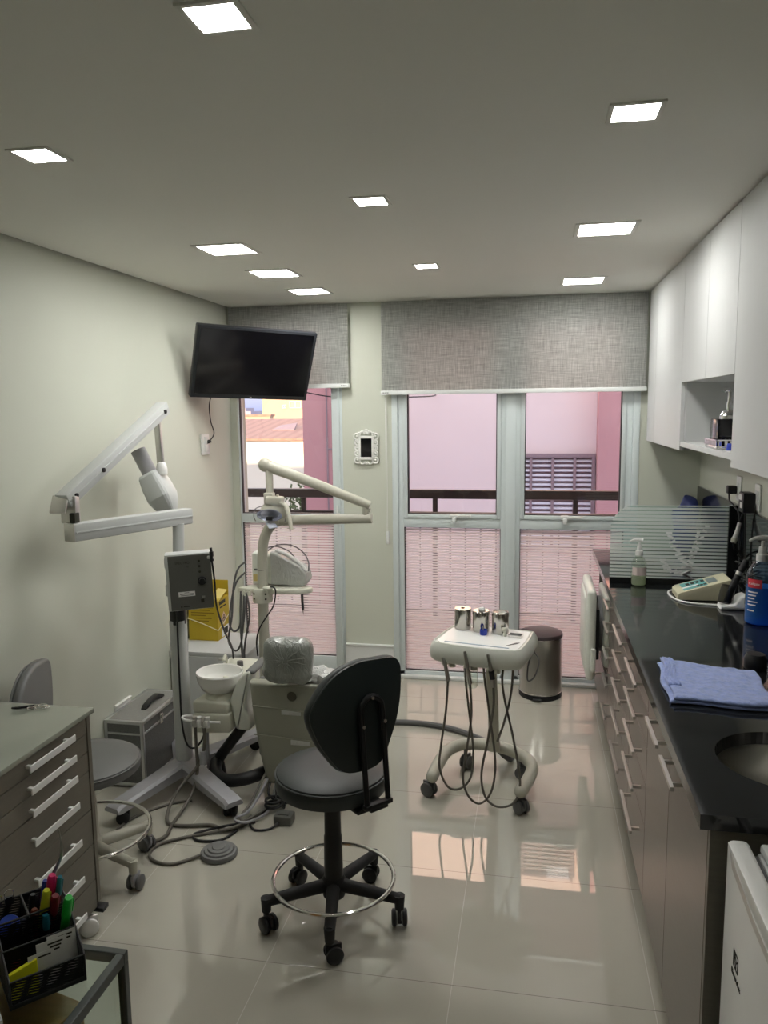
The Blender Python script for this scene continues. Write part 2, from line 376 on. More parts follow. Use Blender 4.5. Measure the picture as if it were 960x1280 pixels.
# left window
w1 = sempty('window_1', (-1.6, 5.0, 0))
f = MB().box(-1.946, 4.99, 0, -1.938, 5.07, 2.33, .002).box(-1.30, 4.985, 0, -1.225, 5.07, 2.33, .003).box(-1.262, 4.97, 0, -1.245, 4.99, 2.33, .003)
f.box(-1.938, 4.985, 0, -1.30, 5.07, .115, .003).box(-1.938, 4.985, 1.025, -1.30, 5.07, 1.085, .003).box(-1.938, 4.985, 2.28, -1.30, 5.07, 2.33, .003)
link('window_frame', f, 'frame', w1)
g = MB(); frame_box(g, -1.940, -1.298, 1.083, 2.282, .006, 5.0, 5.03, 0); frame_box(g, -1.940, -1.298, .113, 1.027, .006, 5.0, 5.03, 0)
link('gasket', g, 'gasket', w1)
link('glass', MB().box(-1.938, 5.015, 1.087, -1.30, 5.021, 2.28), 'glass', w1, smooth=False)
link('striped_glass', MB().box(-1.938, 5.015, .115, -1.30, 5.021, 1.025), 'film', w1, smooth=False)
h = MB().box(-1.275, 4.95, 1.07, -1.25, 4.972, 1.10, .004).tube([(-1.262,4.945,1.15),(-1.262,4.94,1.09),(-1.262,4.945,1.04)], .007)
link('window_latch', h, 'white', w1)
# double window on the right
w2 = sempty('window_2', (-.14, 5.0, 0))
f = MB().box(-.90, 4.97, 0, -.862, 5.08, 2.33, .003).box(-.862, 4.985, 0, -.828, 5.07, 2.33, .003)
f.box(-.205, 4.985, 0, -.085, 5.07, 2.33, .003).box(-.178, 4.972, 0, -.112, 4.99, 2.33, .003)
f.box(.548, 4.985, 0, .585, 5.07, 2.33, .003).box(.585, 4.97, 0, .625, 5.08, 2.33, .003)
f.box(-.862, 4.985, 0, .585, 5.07, .045, .003).box(-.862, 4.985, 2.28, .585, 5.07, 2.33, .003)
for a, c in ((-.828, -.205), (-.085, .548)): f.box(a, 4.985, 1.01, c, 5.07, 1.072, .003)
link('window_frame', f, 'frame', w2)
link('sill', MB().box(-.905, 4.945, 0, .625, 4.985, .022, .004), 'white', w2)
g = MB()
for a, c in ((-.830, -.203), (-.087, .55)):
    frame_box(g, a, c, .043, 1.012, .006, 5.0, 5.03, 0)
link('gasket', g, 'gasket', w2)
for a, c, tn in ((-.828, -.205, 'left'), (-.085, .548, 'right')):
    s = MB(); frame_box(s, a, c, 1.072, 2.29, .026, 4.978, 5.05)
    so = link('sash', s, 'frame', w2)
    g = MB(); frame_box(g, a+.024, c-.024, 1.096, 2.266, .008, 4.99, 5.03, 0); link('sash_gasket', g, 'gasket', so)
    link('glass', MB().box(a+.026, 5.012, 1.098, c-.026, 5.018, 2.264), 'glass', so, smooth=False)
    link('striped_glass', MB().box(a, 5.015, .045, c, 5.021, 1.01), 'film', w2, smooth=False)
    cx = -.48 if a < -.5 else .21
    hm = MB().box(cx-.045, 4.953, 1.078, cx+.005, 4.978, 1.102, .005).box(cx-.03, 4.945, 1.05, cx-.005, 4.965, 1.085, .004).box(cx, 4.945, 1.085, cx+.09, 4.957, 1.1, .004)
    link('sash_handle', hm, 'white', w2)

# roller blinds
def blind(x0, x1, zb, label, markx):
    t = thing('roller_blind', label, 'blind', ((x0+x1)/2, 4.925, zb), 'roller blinds over the windows')
    n = MB()
    fab = grid(x0, x1, zb+.022, 2.437, 24, 16, lambda x, z: V((x, 4.926+.0015*math.sin(x*9)+.001*noise.noise(V((x*4,0,z*4))), z)))
    for fce in list(fab.bm.faces): pass
    bmesh.ops.solidify(fab.bm, geom=list(fab.bm.faces), thickness=.0012)
    link('fabric', fab, 'weave', t)
    rl = link('bottom_rail', MB().box(x0-.006, 4.915, zb, x1+.006, 4.937, zb+.026, .003), 'white', t)
    mk = MB()
    for i, wd in enumerate((.006,.004,.005,.004,.006)): mk.box(markx+i*.0075, 4.9143, zb+.010, markx+i*.0075+wd, 4.916, zb+.016)
    link('maker_mark', mk, 'greyp', rl, smooth=False)
blind(-1.962, -1.168, 1.912, 'shorter grey woven roller blind with white bottom rail behind the television', -1.215)
blind(-.953, .645, 1.862, 'wide grey woven roller blind with white bottom rail over the double window', -.945)
c = thing('blind_chain', 'thin blind chain with small white holder on the wall beside the double window', 'chain', (-.935, 4.965, .92))
link('holder', MB().box(-.943, 4.955, .90, -.922, 4.975, .985, .005), 'white', c)
link('bead_chain', MB().tube([(-.930,4.957,1.85),(-.930,4.955,.93),(-.934,4.953,.92),(-.938,4.955,.93),(-.938,4.957,1.85)], .0014, 6, 0), 'whitep', c)

# ------------------------------------------------------------------ ceiling lights
LIGHTS = [(-1.27,3.208,.19,'square recessed ceiling light, nearest of the three in the left row by the television'),
 (-1.27,3.814,.19,'square recessed ceiling light, middle of the three in the left row by the television'),
 (-1.27,4.43,.19,'square recessed ceiling light, farthest left, right above the television and blind'),
 (.255,3.20,.195,'large square recessed ceiling light above the worktop, in front of the wall cabinets'),
 (.245,4.45,.20,'square recessed ceiling light close to the wide blind, beside the farthest wall cabinet'),
 (-1.28,1.948,.095,'small square recessed ceiling light at the far left edge of the photo'),
 (-.531,2.596,.095,'small square recessed ceiling light in the middle of the ceiling'),
 (-.513,3.803,.098,'small square recessed ceiling light, farthest of the middle row, near the wide blind'),
 (.217,1.977,.10,'small square recessed ceiling light at upper right, nearest along the cabinet side'),
 (-.542,1.363,.088,'small square recessed ceiling light closest to the camera, cut by the top of the photo')]
for x, y, s, lab in LIGHTS:
    t = thing('ceiling_light', lab, 'ceiling light', (x, y, CEIL), 'recessed ceiling lights')
    o = s/2; w = .018 if s > .12 else .012
    fm = MB()
    for a in (-1, 1):
        fm.box(x+a*o, y-o-w, CEIL-.004, x+a*(o+w), y+o+w, CEIL+.001, .001).box(x-o, y+a*o, CEIL-.004, x+o, y+a*(o+w), CEIL+.001, .001)
    link('trim_frame', fm, 'ceil', t)
    link('diffuser', MB().box(x-o, y-o, CEIL-.0025, x+o, y+o, CEIL-.0005), 'led', t, smooth=False)

# ------------------------------------------------------------------ outside
struct('balcony_floor', MB().box(-4.5, 5.13, -.16, 4.5, 6.75, -.02), 'balcony', smooth=False)
struct('balcony_soffit', MB().box(-12.2, 5.0, 2.53, 4.5, 6.72, 2.70), 'concrete', smooth=False)
struct('shade_mass', MB().box(-18, -8, 2.70, -12.2, 6.0, 2.92).box(-12.2, -8, 2.53, 5, 5.0, 2.72).box(-16, 4.9, -6, -2.13, 5.1, 2.72).box(1.1, 4.95, -6, 5, 5.1, 2.7), 'concrete', smooth=False)  # unseen building mass, stepped to shape the shade cast on the house
struct('street', MB().box(-60, 7, -6.2, 40, 120, -6), 'ground', smooth=False)
r = thing('balcony_railing', 'dark brown metal balcony railing with square posts and thin bars outside the windows', 'railing', (-.5, 6.6, 0))
link('top_rail', MB().box(-4.4, 6.56, 1.015, 4.4, 6.63, 1.09, .006), 'rail', r)
link('middle_rail', MB().box(-4.4, 6.58, .875, 4.4, 6.61, .90, .004), 'rail', r)
link('bottom_rail', MB().box(-4.4, 6.58, .02, 4.4, 6.61, .05, .004), 'rail', r)
for k in range(-2, 4): link('post', MB().box(-.845+k*1.163, 6.58, -.02, -.805+k*1.163, 6.62, 1.02, .003), 'rail', r)
for k in range(-16, 20):
    x = -.825+k*.1292
    if k % 9 == 0: continue
    link('baluster', MB().box(x-.006, 6.588, .05, x+.006, 6.602, .88), 'rail', r, smooth=False)
# neighbouring pink building
nb = thing('pink_building', 'pale pink neighbouring building with rose corner strips and louvred windows', 'building', (-1, 11, -6))
link('wall', MB().box(-2.55, 10.5, -6, .80, 11.2, 9.5).box(.8, 10.9, -6, 5, 11.2, 9.5), 'pinkwall', nb, smooth=False)
link('corner_strip', MB().box(-3.06, 10.2, -6, -2.3, 11.2, 9.5), 'darkpink', nb, smooth=False)
link('corner_strip', MB().box(.785, 10.2, -6, 3.2, 11.2, 9.5), 'darkpink', nb, smooth=False)
dp = link('downpipe', MB().tube([(-2.72,10.18,-6),(-2.72,10.18,9)], .012, 8, 0).tube([(-2.72,10.19,1.25),(-2.60,10.17,1.25)], .012, 6, 0), 'louvreframe', nb)
def louvre(x0, x1, z0, z1):
    fr = MB(); frame_box(fr, x0, x1, z0, z1, .045, 10.43, 10.52, 0)
    for k in (1, 2, 3): xx = x0+(x1-x0)*k/4+.02; fr.box(xx-.018, 10.44, z0, xx+.018, 10.5, z1)
    fo = link('louvre_window', fr, 'louvreframe', nb, smooth=False)
    n = int((z1-z0)/.062); sl = MB()
    for i in range(n):
        z = z0+.06+i*.062
        sl.obox(((x0+x1)/2, 10.47, z), (x1-x0-.08, .035, .012), rotm(.75))
    link('slats', sl, 'louvre', fo, smooth=False)
    link('backing', MB().box(x0, 10.495, z0, x1, 10.505, z1), 'louvreframe', fo, smooth=False)
louvre(-.34, .775, -.1, 1.17); louvre(-.34, .6, 3.6, 4.75)
link('strung_cable', MB().tube([(-4.2,9.8,2.30),(-2.9,9.8,2.0),(-2.4,9.8,1.93),(-1.4,9.8,1.92),(-1.3,10.5,1.95)], .008, 6), 'blackmatt', nb)
# white house below
ho = thing('white_house', 'sunlit white house with clay tile roof below the left window', 'house', (-8.2, 22, -6))
link('wall', MB().box(-13, 22, -6, -5.6, 27, .94), 'house', ho, smooth=False)
link('roof', MB().prism([(-13.2,21.8,.90),(-5.5,21.8,.90),(-5.5,26.2,1.42),(-13.2,26.2,1.42)], (0,0,.06)), 'rooftile', ho, smooth=False)
link('roof_vent', MB().prism([(-8.0,23.4,1.10),(-7.3,23.4,1.10),(-7.35,23.9,1.30),(-7.9,23.9,1.22)], (0,0,.08)), 'louvreframe', ho, smooth=False)
ow = thing('stained_wall', 'ochre stained parapet wall behind the tiled roof', 'wall', (-11.6, 29, -6))
link('wall', MB().box(-14.5, 29, -6, -10.0, 29.4, 1.54), 'peach2', ow, smooth=False)
link('coping', MB().box(-14.6, 28.95, 1.54, -9.95, 29.45, 1.62), 'rooftile', ow, smooth=False)
pb = thing('peach_building', 'peach apartment building with small windows far beyond the roof', 'building', (-10, 40, -6))
link('wall', MB().box(-14.2, 40, -6, -5.5, 50, 7), 'peach', pb, smooth=False)
link('ledge', MB().prism([(-13.9,39.9,.95),(-9.5,39.9,.50),(-9.5,39.9,.35),(-13.9,39.9,.7)], (0,.2,0)), 'rooftile', pb, smooth=False)
for z in (1.9, .98, 3.3, 4.6):
    for x0, x1, hh in ((-12.65,-12.08,.30), (-13.05,-12.88,.12)):
        wf = MB(); frame_box(wf, x0-.03, x1+.03, z-.03, z+hh+.03, .04, 39.94, 40.02, 0); wf.box((x0+x1)/2-.02, 39.95, z, (x0+x1)/2+.02, 40.0, z+hh)
        wo = link('window', wf, 'house', pb, smooth=False); link('pane', MB().box(x0, 39.98, z, x1, 40.01, z+hh), 'winpane', wo, smooth=False)
random.seed(11)
for k, (x, wd, hh) in enumerate([(-37.0,2.6,1.5),(-34.0,2.0,.9),(-31.2,3.0,1.7),(-28.0,2.4,.8),(-41,3,1.0)]):
    cbk = thing('distant_block', ['pale distant apartment block, leftmost beside the window jamb','low pale distant block, second on the skyline','pale distant apartment block, tallest on the skyline beside the peach building','low distant block tucked behind the peach building','far distant block at the skyline end'][k], 'building', (x, 80, -6), 'distant blocks on the skyline')
    link('walls', MB().box(x-wd/2, 80, -6, x+wd/2, 84, hh).box(x-wd/4, 80.5, hh, x+wd/4, 83, hh+.35), 'city', cbk, smooth=False)
    for i in range(4):
        for j in range(3): link('window', MB().box(x-wd/2+.25+i*wd/4.3, 79.96, hh-.7-j*.8, x-wd/2+.55+i*wd/4.3, 80.02, hh-.35-j*.8), 'winpane', cbk, smooth=False)
tr = thing('shrub', 'dark green shrub behind the balcony railing in the left window', 'shrub', (-6.0, 19, -6))
sm = MB()
random.seed(3)
for i in range(420):
    p = V((random.gauss(-5.75,.32), random.gauss(19,.3), -1.15+abs(random.gauss(0,.45))))
    sm.obox(p, (.12,.05,.01), rotm(random.random()*6, random.random()*6, random.random()*6))
link('foliage', sm, 'leaf', tr, smooth=False); link('trunk', MB().tube([(-5.75,19,-6),(-5.7,19,-3),(-5.75,19,-.8)], .06, 8), 'wood', tr)

# ------------------------------------------------------------------ television
R_tv = Euler((.40219, .03164, .70986)).to_matrix(); C_tv = V((-1.6187, 4.4574, 2.0401))
def tvp(x, y, z): return C_tv + R_tv @ V((x, y, z))
tv = thing('television', 'black flat television tilted down on a bracket in the corner by the left window', 'television', tuple(C_tv))
link('casing', MB().obox(tvp(0,.022,0), (.73,.044,.43), R_tv, .006).obox(tvp(0,.06,-.04), (.42,.05,.24), R_tv, .012), 'tvcase', tv)
link('screen', MB().obox(tvp(0,-.0008,.006), (.69,.002,.388), R_tv), 'screen', tv, smooth=False)
link('standby_mark', MB().obox(tvp(0,-.002,-.203), (.012,.002,.006), R_tv), 'satin', tv, smooth=False)
bk = MB().box(-1.99, 4.55, 1.96, -1.965, 4.67, 2.14, .003).tube([(-1.965,4.60,2.05),(-1.86,4.72,2.05)], .016, 8, 0).tube([(-1.86,4.72,2.05), tuple(tvp(0,.1,-.02))], .016, 8, 0)
bk.obox(tvp(0,.092,-.03), (.2,.014,.2), R_tv, .003)
link('wall_bracket', bk, 'blackmetal', tv)
link('cord', MB().tube([tuple(tvp(-.2,.05,-.15)),(-1.93,4.50,1.83),(-1.955,4.56,1.72),(-1.94,4.57,1.64),(-1.96,4.555,1.595)], .0035, 8).cyl((-1.985,4.548,1.585),(-1.955,4.556,1.592),.014,.010,10), 'black', tv)
ot = thing('wall_outlet', 'white double outlet plate on the left wall below the television', 'outlet', (-1.985, 4.53, 1.50))
link('plate', MB().box(-1.99, 4.475, 1.51, -1.978, 4.585, 1.635, .004), 'whitep', ot)
link('socket', MB().box(-1.98, 4.505, 1.575, -1.973, 4.56, 1.62, .004), 'white', ot); link('socket', MB().box(-1.98, 4.505, 1.525, -1.973, 4.56, 1.57, .004), 'white', ot)

# ------------------------------------------------------------------ ornate frame on the pillar
fx, fz, fy = -1.067, 1.527, 4.963
pf = thing('ornate_frame', 'small white baroque picture frame hung on the pillar between the windows', 'picture frame', (fx, 4.972, fz))
om = MB()
def fb(x0, x1, z0, z1): om.box(fx+x0, fy-.010, fz+z0, fx+x1, fy+.012, fz+z1, .004)
fb(-.052,-.036,-.075,.075); fb(.036,.052,-.075,.075); fb(-.052,.052,.060,.078); fb(-.052,.052,-.078,-.060)
def curl(cx, cz, r, a0, a1, th=.0055):
    om.tube([(fx+cx+r*(1-.35*k/9)*math.cos(a0+(a1-a0)*k/9), fy-.004, fz+cz+r*(1-.35*k/9)*math.sin(a0+(a1-a0)*k/9)) for k in range(10)], th, 8, 2)
for s in (-1, 1):
    m = (lambda a: a) if s > 0 else (lambda a: PI-a)
    for cz, r in ((.075,.024), (.035,.018), (0,.015), (-.035,.018), (-.078,.022)):
        curl(s*.060, cz, r, m(-2.2), m(2.2))
        om.ell((fx+s*.060, fy-.004, fz+cz), (.008,.006,.008), None, 10, 6)
    curl(s*.024, .090, .018, m(-.6), m(3.4)); curl(s*.024, -.090, .018, m(.6), m(-3.4)); curl(s*.045, .088, .012, m(-1), m(3))
om.ell((fx, fy-.004, fz+.098), (.014,.007,.012), None, 12, 8).ell((fx, fy-.004, fz-.098), (.012,.007,.010), None, 12, 8)
curl(0, .098, .02, -.3, PI+.3)
link('carved_frame', om, 'ceramic', pf)
link('dark_picture', MB().box(fx-.037, fy+.002, fz-.061, fx+.037, fy+.009, fz+.061), 'screen', pf, smooth=False)
# ------------------------------------------------------------------ worktop run on the right
FX = .385          # face of the fronts
def bar_handle(parent, y0, y1, z, xf=FX, out=.032):
    h = MB().box(xf-out-.006, y0, z-.006, xf-out+.004, y1, z+.006, .001)
    for y in (y0+.03, y1-.03): h.box(xf-out, y-.005, z-.005, xf+.002, y+.005, z+.005)
    return link('bar_handle', h, 'satin', parent, smooth=False)
def carcass(t, y0, y1, niche=None):
    m = MB().box(FX+.02, y0, .07, FX+.04, y1, .86) if not niche else MB()
    m = MB()
    m.box(FX+.02, y0, .08, .975, y0+.018, .86).box(FX+.02, y1-.018, .08, .975, y1, .86).box(FX+.02, y0+.018, .08, .975, y1-.018, .10).box(.955, y0+.018, .10, .975, y1-.018, .86)
    link('carcass', m, 'taupe_dark', t, smooth=False)
    link('plinth', MB().box(FX+.05, y0, 0, FX+.07, y1, .08), 'taupe_dark', t, smooth=False)
G = .0018
# sink cupboard with two doors
t = thing('base_cabinet', 'taupe base cabinet with two doors under the sink, nearest end of the worktop', 'cabinet', (.68, 2.16, 0))
carcass(t, 1.715, 2.625)
link('end_panel', MB().box(FX, 1.697, 0, .975, 1.715, .865, .001), 'taupe_dark', t, smooth=False)
for y0, y1, h0, h1 in ((1.717, 2.20, 1.97, 2.16), (2.20, 2.628, 2.225, 2.44)):
    d = link('door', MB().box(FX, y0+G, .085, FX+.019, y1-G, .862, .001), 'taupe', t, smooth=False)
    bar_handle(d, h0, h1, .815)
ROWS = [(.757, .862, .815), (.632, .757, .700), (.497, .632, .572), (.352, .497, .436), (.085, .352, .278)]
for y0, y1, h0, h1, lab in ((2.628, 3.112, 2.72, 3.03, 'taupe drawer cabinet with five drawers, next to the sink cupboard'),
                            (3.112, 3.612, 3.19, 3.50, 'taupe drawer cabinet with five drawers, second from the sink cupboard'),
                            (3.612, 4.02, 3.76, 3.97, 'taupe drawer cabinet with five drawers, beside the white autoclave')):
    t = thing('drawer_cabinet', lab, 'cabinet', (.68, (y0+y1)/2, 0), 'drawer cabinets under the worktop')
    carcass(t, y0, y1)
    for z0, z1, hz in ROWS:
        d = link('drawer', MB().box(FX, y0+G, z0+G, FX+.019, y1-G, z1-G, .001), 'taupe', t, smooth=False)
        bar_handle(d, h0, h1, hz)
t = thing('niche_cabinet', 'taupe cabinet with open niche holding the white autoclave, by the window', 'cabinet', (.68, 4.48, 0))
carcass(t, 4.02, 4.93)
link('niche_shelf', MB().box(FX+.01, 4.04, .36, .955, 4.91, .378), 'taupe', t, smooth=False)
d = link('drawer', MB().box(FX, 4.022, .085, FX+.019, 4.928, .355, .001), 'taupe', t, smooth=False)
bar_handle(d, 4.40, 4.72, .278)
# autoclave
t = thing('autoclave', 'white rounded autoclave with its door ajar in the worktop niche near the window', 'autoclave', (.66, 4.28, .378))
link('body', MB().box(.405, 4.06, .388, .90, 4.50, .80, .03, 3), 'offwhite', t)
link('front_ring', MB().box(.365, 4.08, .42, .410, 4.48, .80, .02, 3), 'offwhite', t)
link('chamber', MB().lathe_axis([(.14,0),(.135,.012),(.0,.012)], (.364,4.28,.61), (1,0,0), 28), 'blackmatt', t)
R = rotm(0, 0, .0)
d = link('door', MB().obox((.300, 4.27, .60), (.048, .44, .48), R, .022, 4).obox((.286, 4.27, .60), (.04, .36, .40), R, .019, 3), 'offwhite', t)
link('gap_shade_block', MB().box(.322, 4.10, .46, .345, 4.44, .73, .006), 'black', d)  # black block added so the gap behind the ajar door looks dark
link('gasket_ring', MB().lathe_axis([(.12,0),(.15,0),(.15,.018),(.12,.018),(.12,0)], (.346,4.28,.61), (1,0,0), 28), 'greyp', t)
link('door_handle', MB().obox((.312,4.044,.475), (.026,.022,.125), None, .008, 3), 'offwhite', d)
link('hinge', MB().box(.335, 4.45, .52, .375, 4.48, .56, .004).box(.335, 4.45, .66, .375, 4.48, .70, .004), 'black', t)
for y in (4.12, 4.44): link('foot', MB().cyl((.46,y,.378),(.46,y,.392),.016,.014,12), 'black', t); 
for y in (4.12, 4.44): link('foot', MB().cyl((.82,y,.378),(.82,y,.392),.016,.014,12), 'black', t)
# worktop with the sink hole
cx, cy, rs = .632, 2.00, .172
t = thing('worktop', 'polished black granite worktop with round sink cut-out running along the right wall', 'worktop', (.67, 3.3, .865))
WX0, WX1, WY0, WY1, Z0, Z1 = .362, .976, 1.69, 4.945, .865, .90
n = 64; mb = MB(); bm = mb.bm
def rect_pt(a, x0, x1, y0, y1):
    dx, dy = math.cos(a), math.sin(a); k = 1e9
    if dx > 1e-9: k = min(k, (x1-cx)/dx)
    if dx < -1e-9: k = min(k, (x0-cx)/dx)
    if dy > 1e-9: k = min(k, (y1-cy)/dy)
    if dy < -1e-9: k = min(k, (y0-cy)/dy)
    return cx+dx*k, cy+dy*k
angs = sorted([2*PI*k/n for k in range(n)]+[math.atan2(y-cy, x-cx) % (2*PI) for x in (WX0, WX1) for y in (WY0, 2.35)])
T = [(bm.verts.new((cx+rs*math.cos(a), cy+rs*math.sin(a), Z1)), bm.verts.new((*rect_pt(a, WX0, WX1, WY0, 2.35), Z1)), bm.verts.new((cx+rs*math.cos(a), cy+rs*math.sin(a), Z0)), bm.verts.new((*rect_pt(a, WX0, WX1, WY0, 2.35), Z0))) for a in angs]
for i in range(len(T)):
    a, b = T[i], T[(i+1) % len(T)]
    bm.faces.new((a[0], b[0], b[1], a[1])); bm.faces.new((a[2], a[3], b[3], b[2])); bm.faces.new((a[0], a[2], b[2], b[0])); bm.faces.new((a[1], b[1], b[3], a[3]))
link('slab', mb.box(WX0, 2.35, Z0, WX1, WY1, Z1), 'granite', t, smooth=False)
t = thing('sink', 'round steel sink bowl set under the black worktop, cut by the right edge', 'sink', (cx, cy, .70))
link('bowl', MB().lathe([(rs+.018,.863),(rs+.004,.863),(rs,.855),(rs-.008,.80),(rs-.04,.735),(.10,.712),(.03,.706),(.03,.70),(.10,.705),(rs-.035,.728),(rs+.002,.80),(rs+.018,.857),(rs+.018,.863)], (cx,cy,0), 48), 'steel', t)
link('drain', MB().lathe([(.0,.702),(.028,.702),(.030,.712),(.020,.714),(.0,.711)], (cx,cy,0), 24), 'chrome', t)
tag(link('granite_splashback', MB().box(.962, 1.69, .901, .978, 4.945, 1.296, .002), 'granite', smooth=False), 'tall black granite splashback slab along the right wall above the worktop', 'splashback')
# divider
t = thing('divider_panel', 'frosted striped glass divider with etched motif standing in a black stone curb on the worktop', 'glass divider', (.66, 4.0, .90))
link('curb', MB().box(.378, 3.982, .90, .962, 4.018, .928, .002), 'granite', t, smooth=False)
link('side_post', MB().box(.925, 3.98, .928, .962, 4.03, 1.293, .002), 'granite', t, smooth=False)
pts = [(.378,3.996,.928),(.925,3.996,.928),(.925,3.996,1.290),(.50,3.996,1.290)]+[(.50-.122*math.sin(a), 3.996, 1.168+.122*math.cos(a)) for a in [k*PI/16 for k in range(1, 9)]]
link('glass_pane', MB().prism(pts, (0,.008,0)), 'divfilm', t, smooth=False)
em = MB()
def stroke(P, w0, w1):
    P = catmull([(x, 3.9945, z) for x, z in P], 5)
    k = len(P)
    for i, p in enumerate(P):
        if i % 2 == 0: em.obox(p, (w0+(w1-w0)*i/k, .002, .011), rotm(0, .5*math.sin(i), 0), .0008, 1)
stroke([(.655,1.155),(.675,1.10),(.705,1.05),(.735,1.0),(.75,.94)], .028, .05)
stroke([(.83,1.19),(.80,1.12),(.775,1.06),(.755,1.0),(.75,.94)], .02, .035)
stroke([(.63,1.02),(.645,.985),(.68,.965),(.73,.95)], .03, .04)
stroke([(.79,1.16),(.775,1.10),(.76,1.04)], .015, .02)
link('etched_motif', em, 'etched', t, smooth=False)
# things on the worktop
def pump(t, c, zc, m, s=1, aim=(-1,0)):
    x, y = c
    link('pump_collar', MB().lathe([(.020*s,zc),(.021*s,zc+.004),(.021*s,zc+.028*s),(.014*s,zc+.03*s),(.013*s,zc+.055*s),(0,zc+.055*s)], (x,y,0), 24), m, t)
    a = V((aim[0], aim[1], 0)).normalized()
    p = V((x, y, 0))
    link('pump_head', MB().cyl((x,y,zc+.05*s),(x,y,zc+.078*s),.006*s,None,12).tube([p-a*.018*s+V((0,0,zc+.088*s)), p+V((0,0,zc+.09*s)), p+a*.03*s+V((0,0,zc+.089*s)), p+a*.052*s+V((0,0,zc+.080*s))], lambda q: (.011-.006*q)*s, 10, 4), m, t)
t = thing('gel_bottle', 'clear pump bottle of gel on the worktop in front of the striped divider', 'bottle', (.511, 3.955, .90))
bx, by = .511, 3.945
link('bottle', MB().lathe([(0,.900),(.031,.900),(.0365,.905),(.037,.93),(.037,.99),(.035,1.012),(.026,1.032),(.016,1.045),(.014,1.058)], (bx,by,0), 32), 'bottle', t)
link('gel', MB().lathe([(0,.904),(.029,.904),(.0335,.909),(.0335,.949),(0,.949)], (bx,by,0), 32), 'gel', t)
lab = MB().lathe([(.0376,.955),(.0376,.995)], (bx,by,0), 48)
bmesh.ops.delete(lab.bm, geom=[v for v in lab.bm.verts if v.co.y > by-.018 ], context='VERTS')
link('label', lab, mat('faded_pink_label', (.62,.52,.50), .5), t)
pump(t, (bx,by), 1.05, 'whitep', .85, (-1,.1))
t = thing('mouthwash_bottle', 'large blue mouthwash bottle with white pump and red label at the right edge', 'bottle', (.893, 3.30, .90))
bx, by = .897, 3.30
link('bottle', MB().lathe([(0,.900),(.048,.900),(.056,.906),(.057,.93),(.055,1.08),(.052,1.11),(.036,1.140),(.022,1.155),(.020,1.165)], (bx,by,0), 40), 'bluebottle', t)
link('mouthwash', MB().lathe([(0,.905),(.048,.905),(.0535,.911),(.0535,.93),(.0525,1.055),(0,1.055)], (bx,by,0), 40), 'bluegel', t)
def curved_label(r, z0, z1, a0, a1, n=16):
    return grid(a0, a1, z0, z1, n, 2, lambda a, z: V((bx+r*math.cos(a), by+r*math.sin(a), z)))
link('red_label', curved_label(.0578, 1.055, 1.09, -2.75, -1.75), 'red', t)
tl = curved_label(.0584, 1.066, 1.078, -2.6, -1.95)
a_mid = -2.25
text('label_text', 'Colgate', .014, 'whitep', t, (bx+.0588*math.cos(a_mid), by+.0588*math.sin(a_mid), 1.072), (-math.sin(a_mid), math.cos(a_mid), 0), (0,0,1), .0004)
tl.bm.free()
fine = MB()
for i, z in enumerate((1.035,1.022,1.009,.996,.983,.960)):
    a1 = -2.0-.1*(i % 3); g_ = grid(-2.7, a1, z, z+.005, 10, 1, lambda a, q: V((bx+.0579*math.cos(a), by+.0579*math.sin(a), q))); fine.add(g_.bm)
link('small_print', fine, 'whitep', t)
pump(t, (bx,by), 1.155, 'whitep', 1.05, (-1,-.25))
# beige curing unit
t = thing('curing_unit', 'beige wedge-shaped dental console with teal label and white cable on the worktop', 'dental device', (.75, 3.72, .90))
cv = [(.645,.904),(.875,.904),(.875,.995),(.868,1.003),(.655,.938),(.645,.928)]
link('housing', MB().prism([(x,3.645,z) for x, z in cv], (0,.16,0), .004), mat('ivory_plastic', (.55,.52,.36), .4, var=.03), t)
sl = math.atan2(1.003-.938, .868-.655); Rw = rotm(0, -sl, 0)
def wp(u, v, h=.0006): # u along the slope, v across (from near edge), on the sloping face
    return V((.655,3.645,.938)) + Rw @ V((u, v, h))
link('teal_label', MB().obox(wp(.072,.08), (.105,.125,.001), Rw), 'tealpanel', t, smooth=False)
mk = MB()
for i in range(4): mk.obox(wp(.05+i*.022, .105-.0*i, .0014), (.015,.034,.0008), Rw)
for i in range(3): mk.obox(wp(.085+i*.016, .04, .0014), (.013,.022,.0008), Rw)
link('label_marks', mk, 'ink', t, smooth=False)
link('label_pale_band', MB().obox(wp(.055,.06,.0012), (.07,.02,.0008), Rw), 'paper', t, smooth=False)
link('display', MB().obox(wp(.152,.08), (.04,.085,.001), Rw), 'screenlab', t, smooth=False)
link('foot', MB().box(.66,3.66,.90,.69,3.79,.906), 'black', t); link('foot', MB().box(.83,3.66,.90,.86,3.79,.906), 'black', t)
link('cable', MB().tube([(.70,3.805,.905),(.655,3.84,.904),(.628,3.80,.904),(.625,3.72,.904),(.648,3.635,.904),(.70,3.59,.904),(.77,3.575,.904),(.83,3.57,.905)], .0045, 8), 'whitep', t)
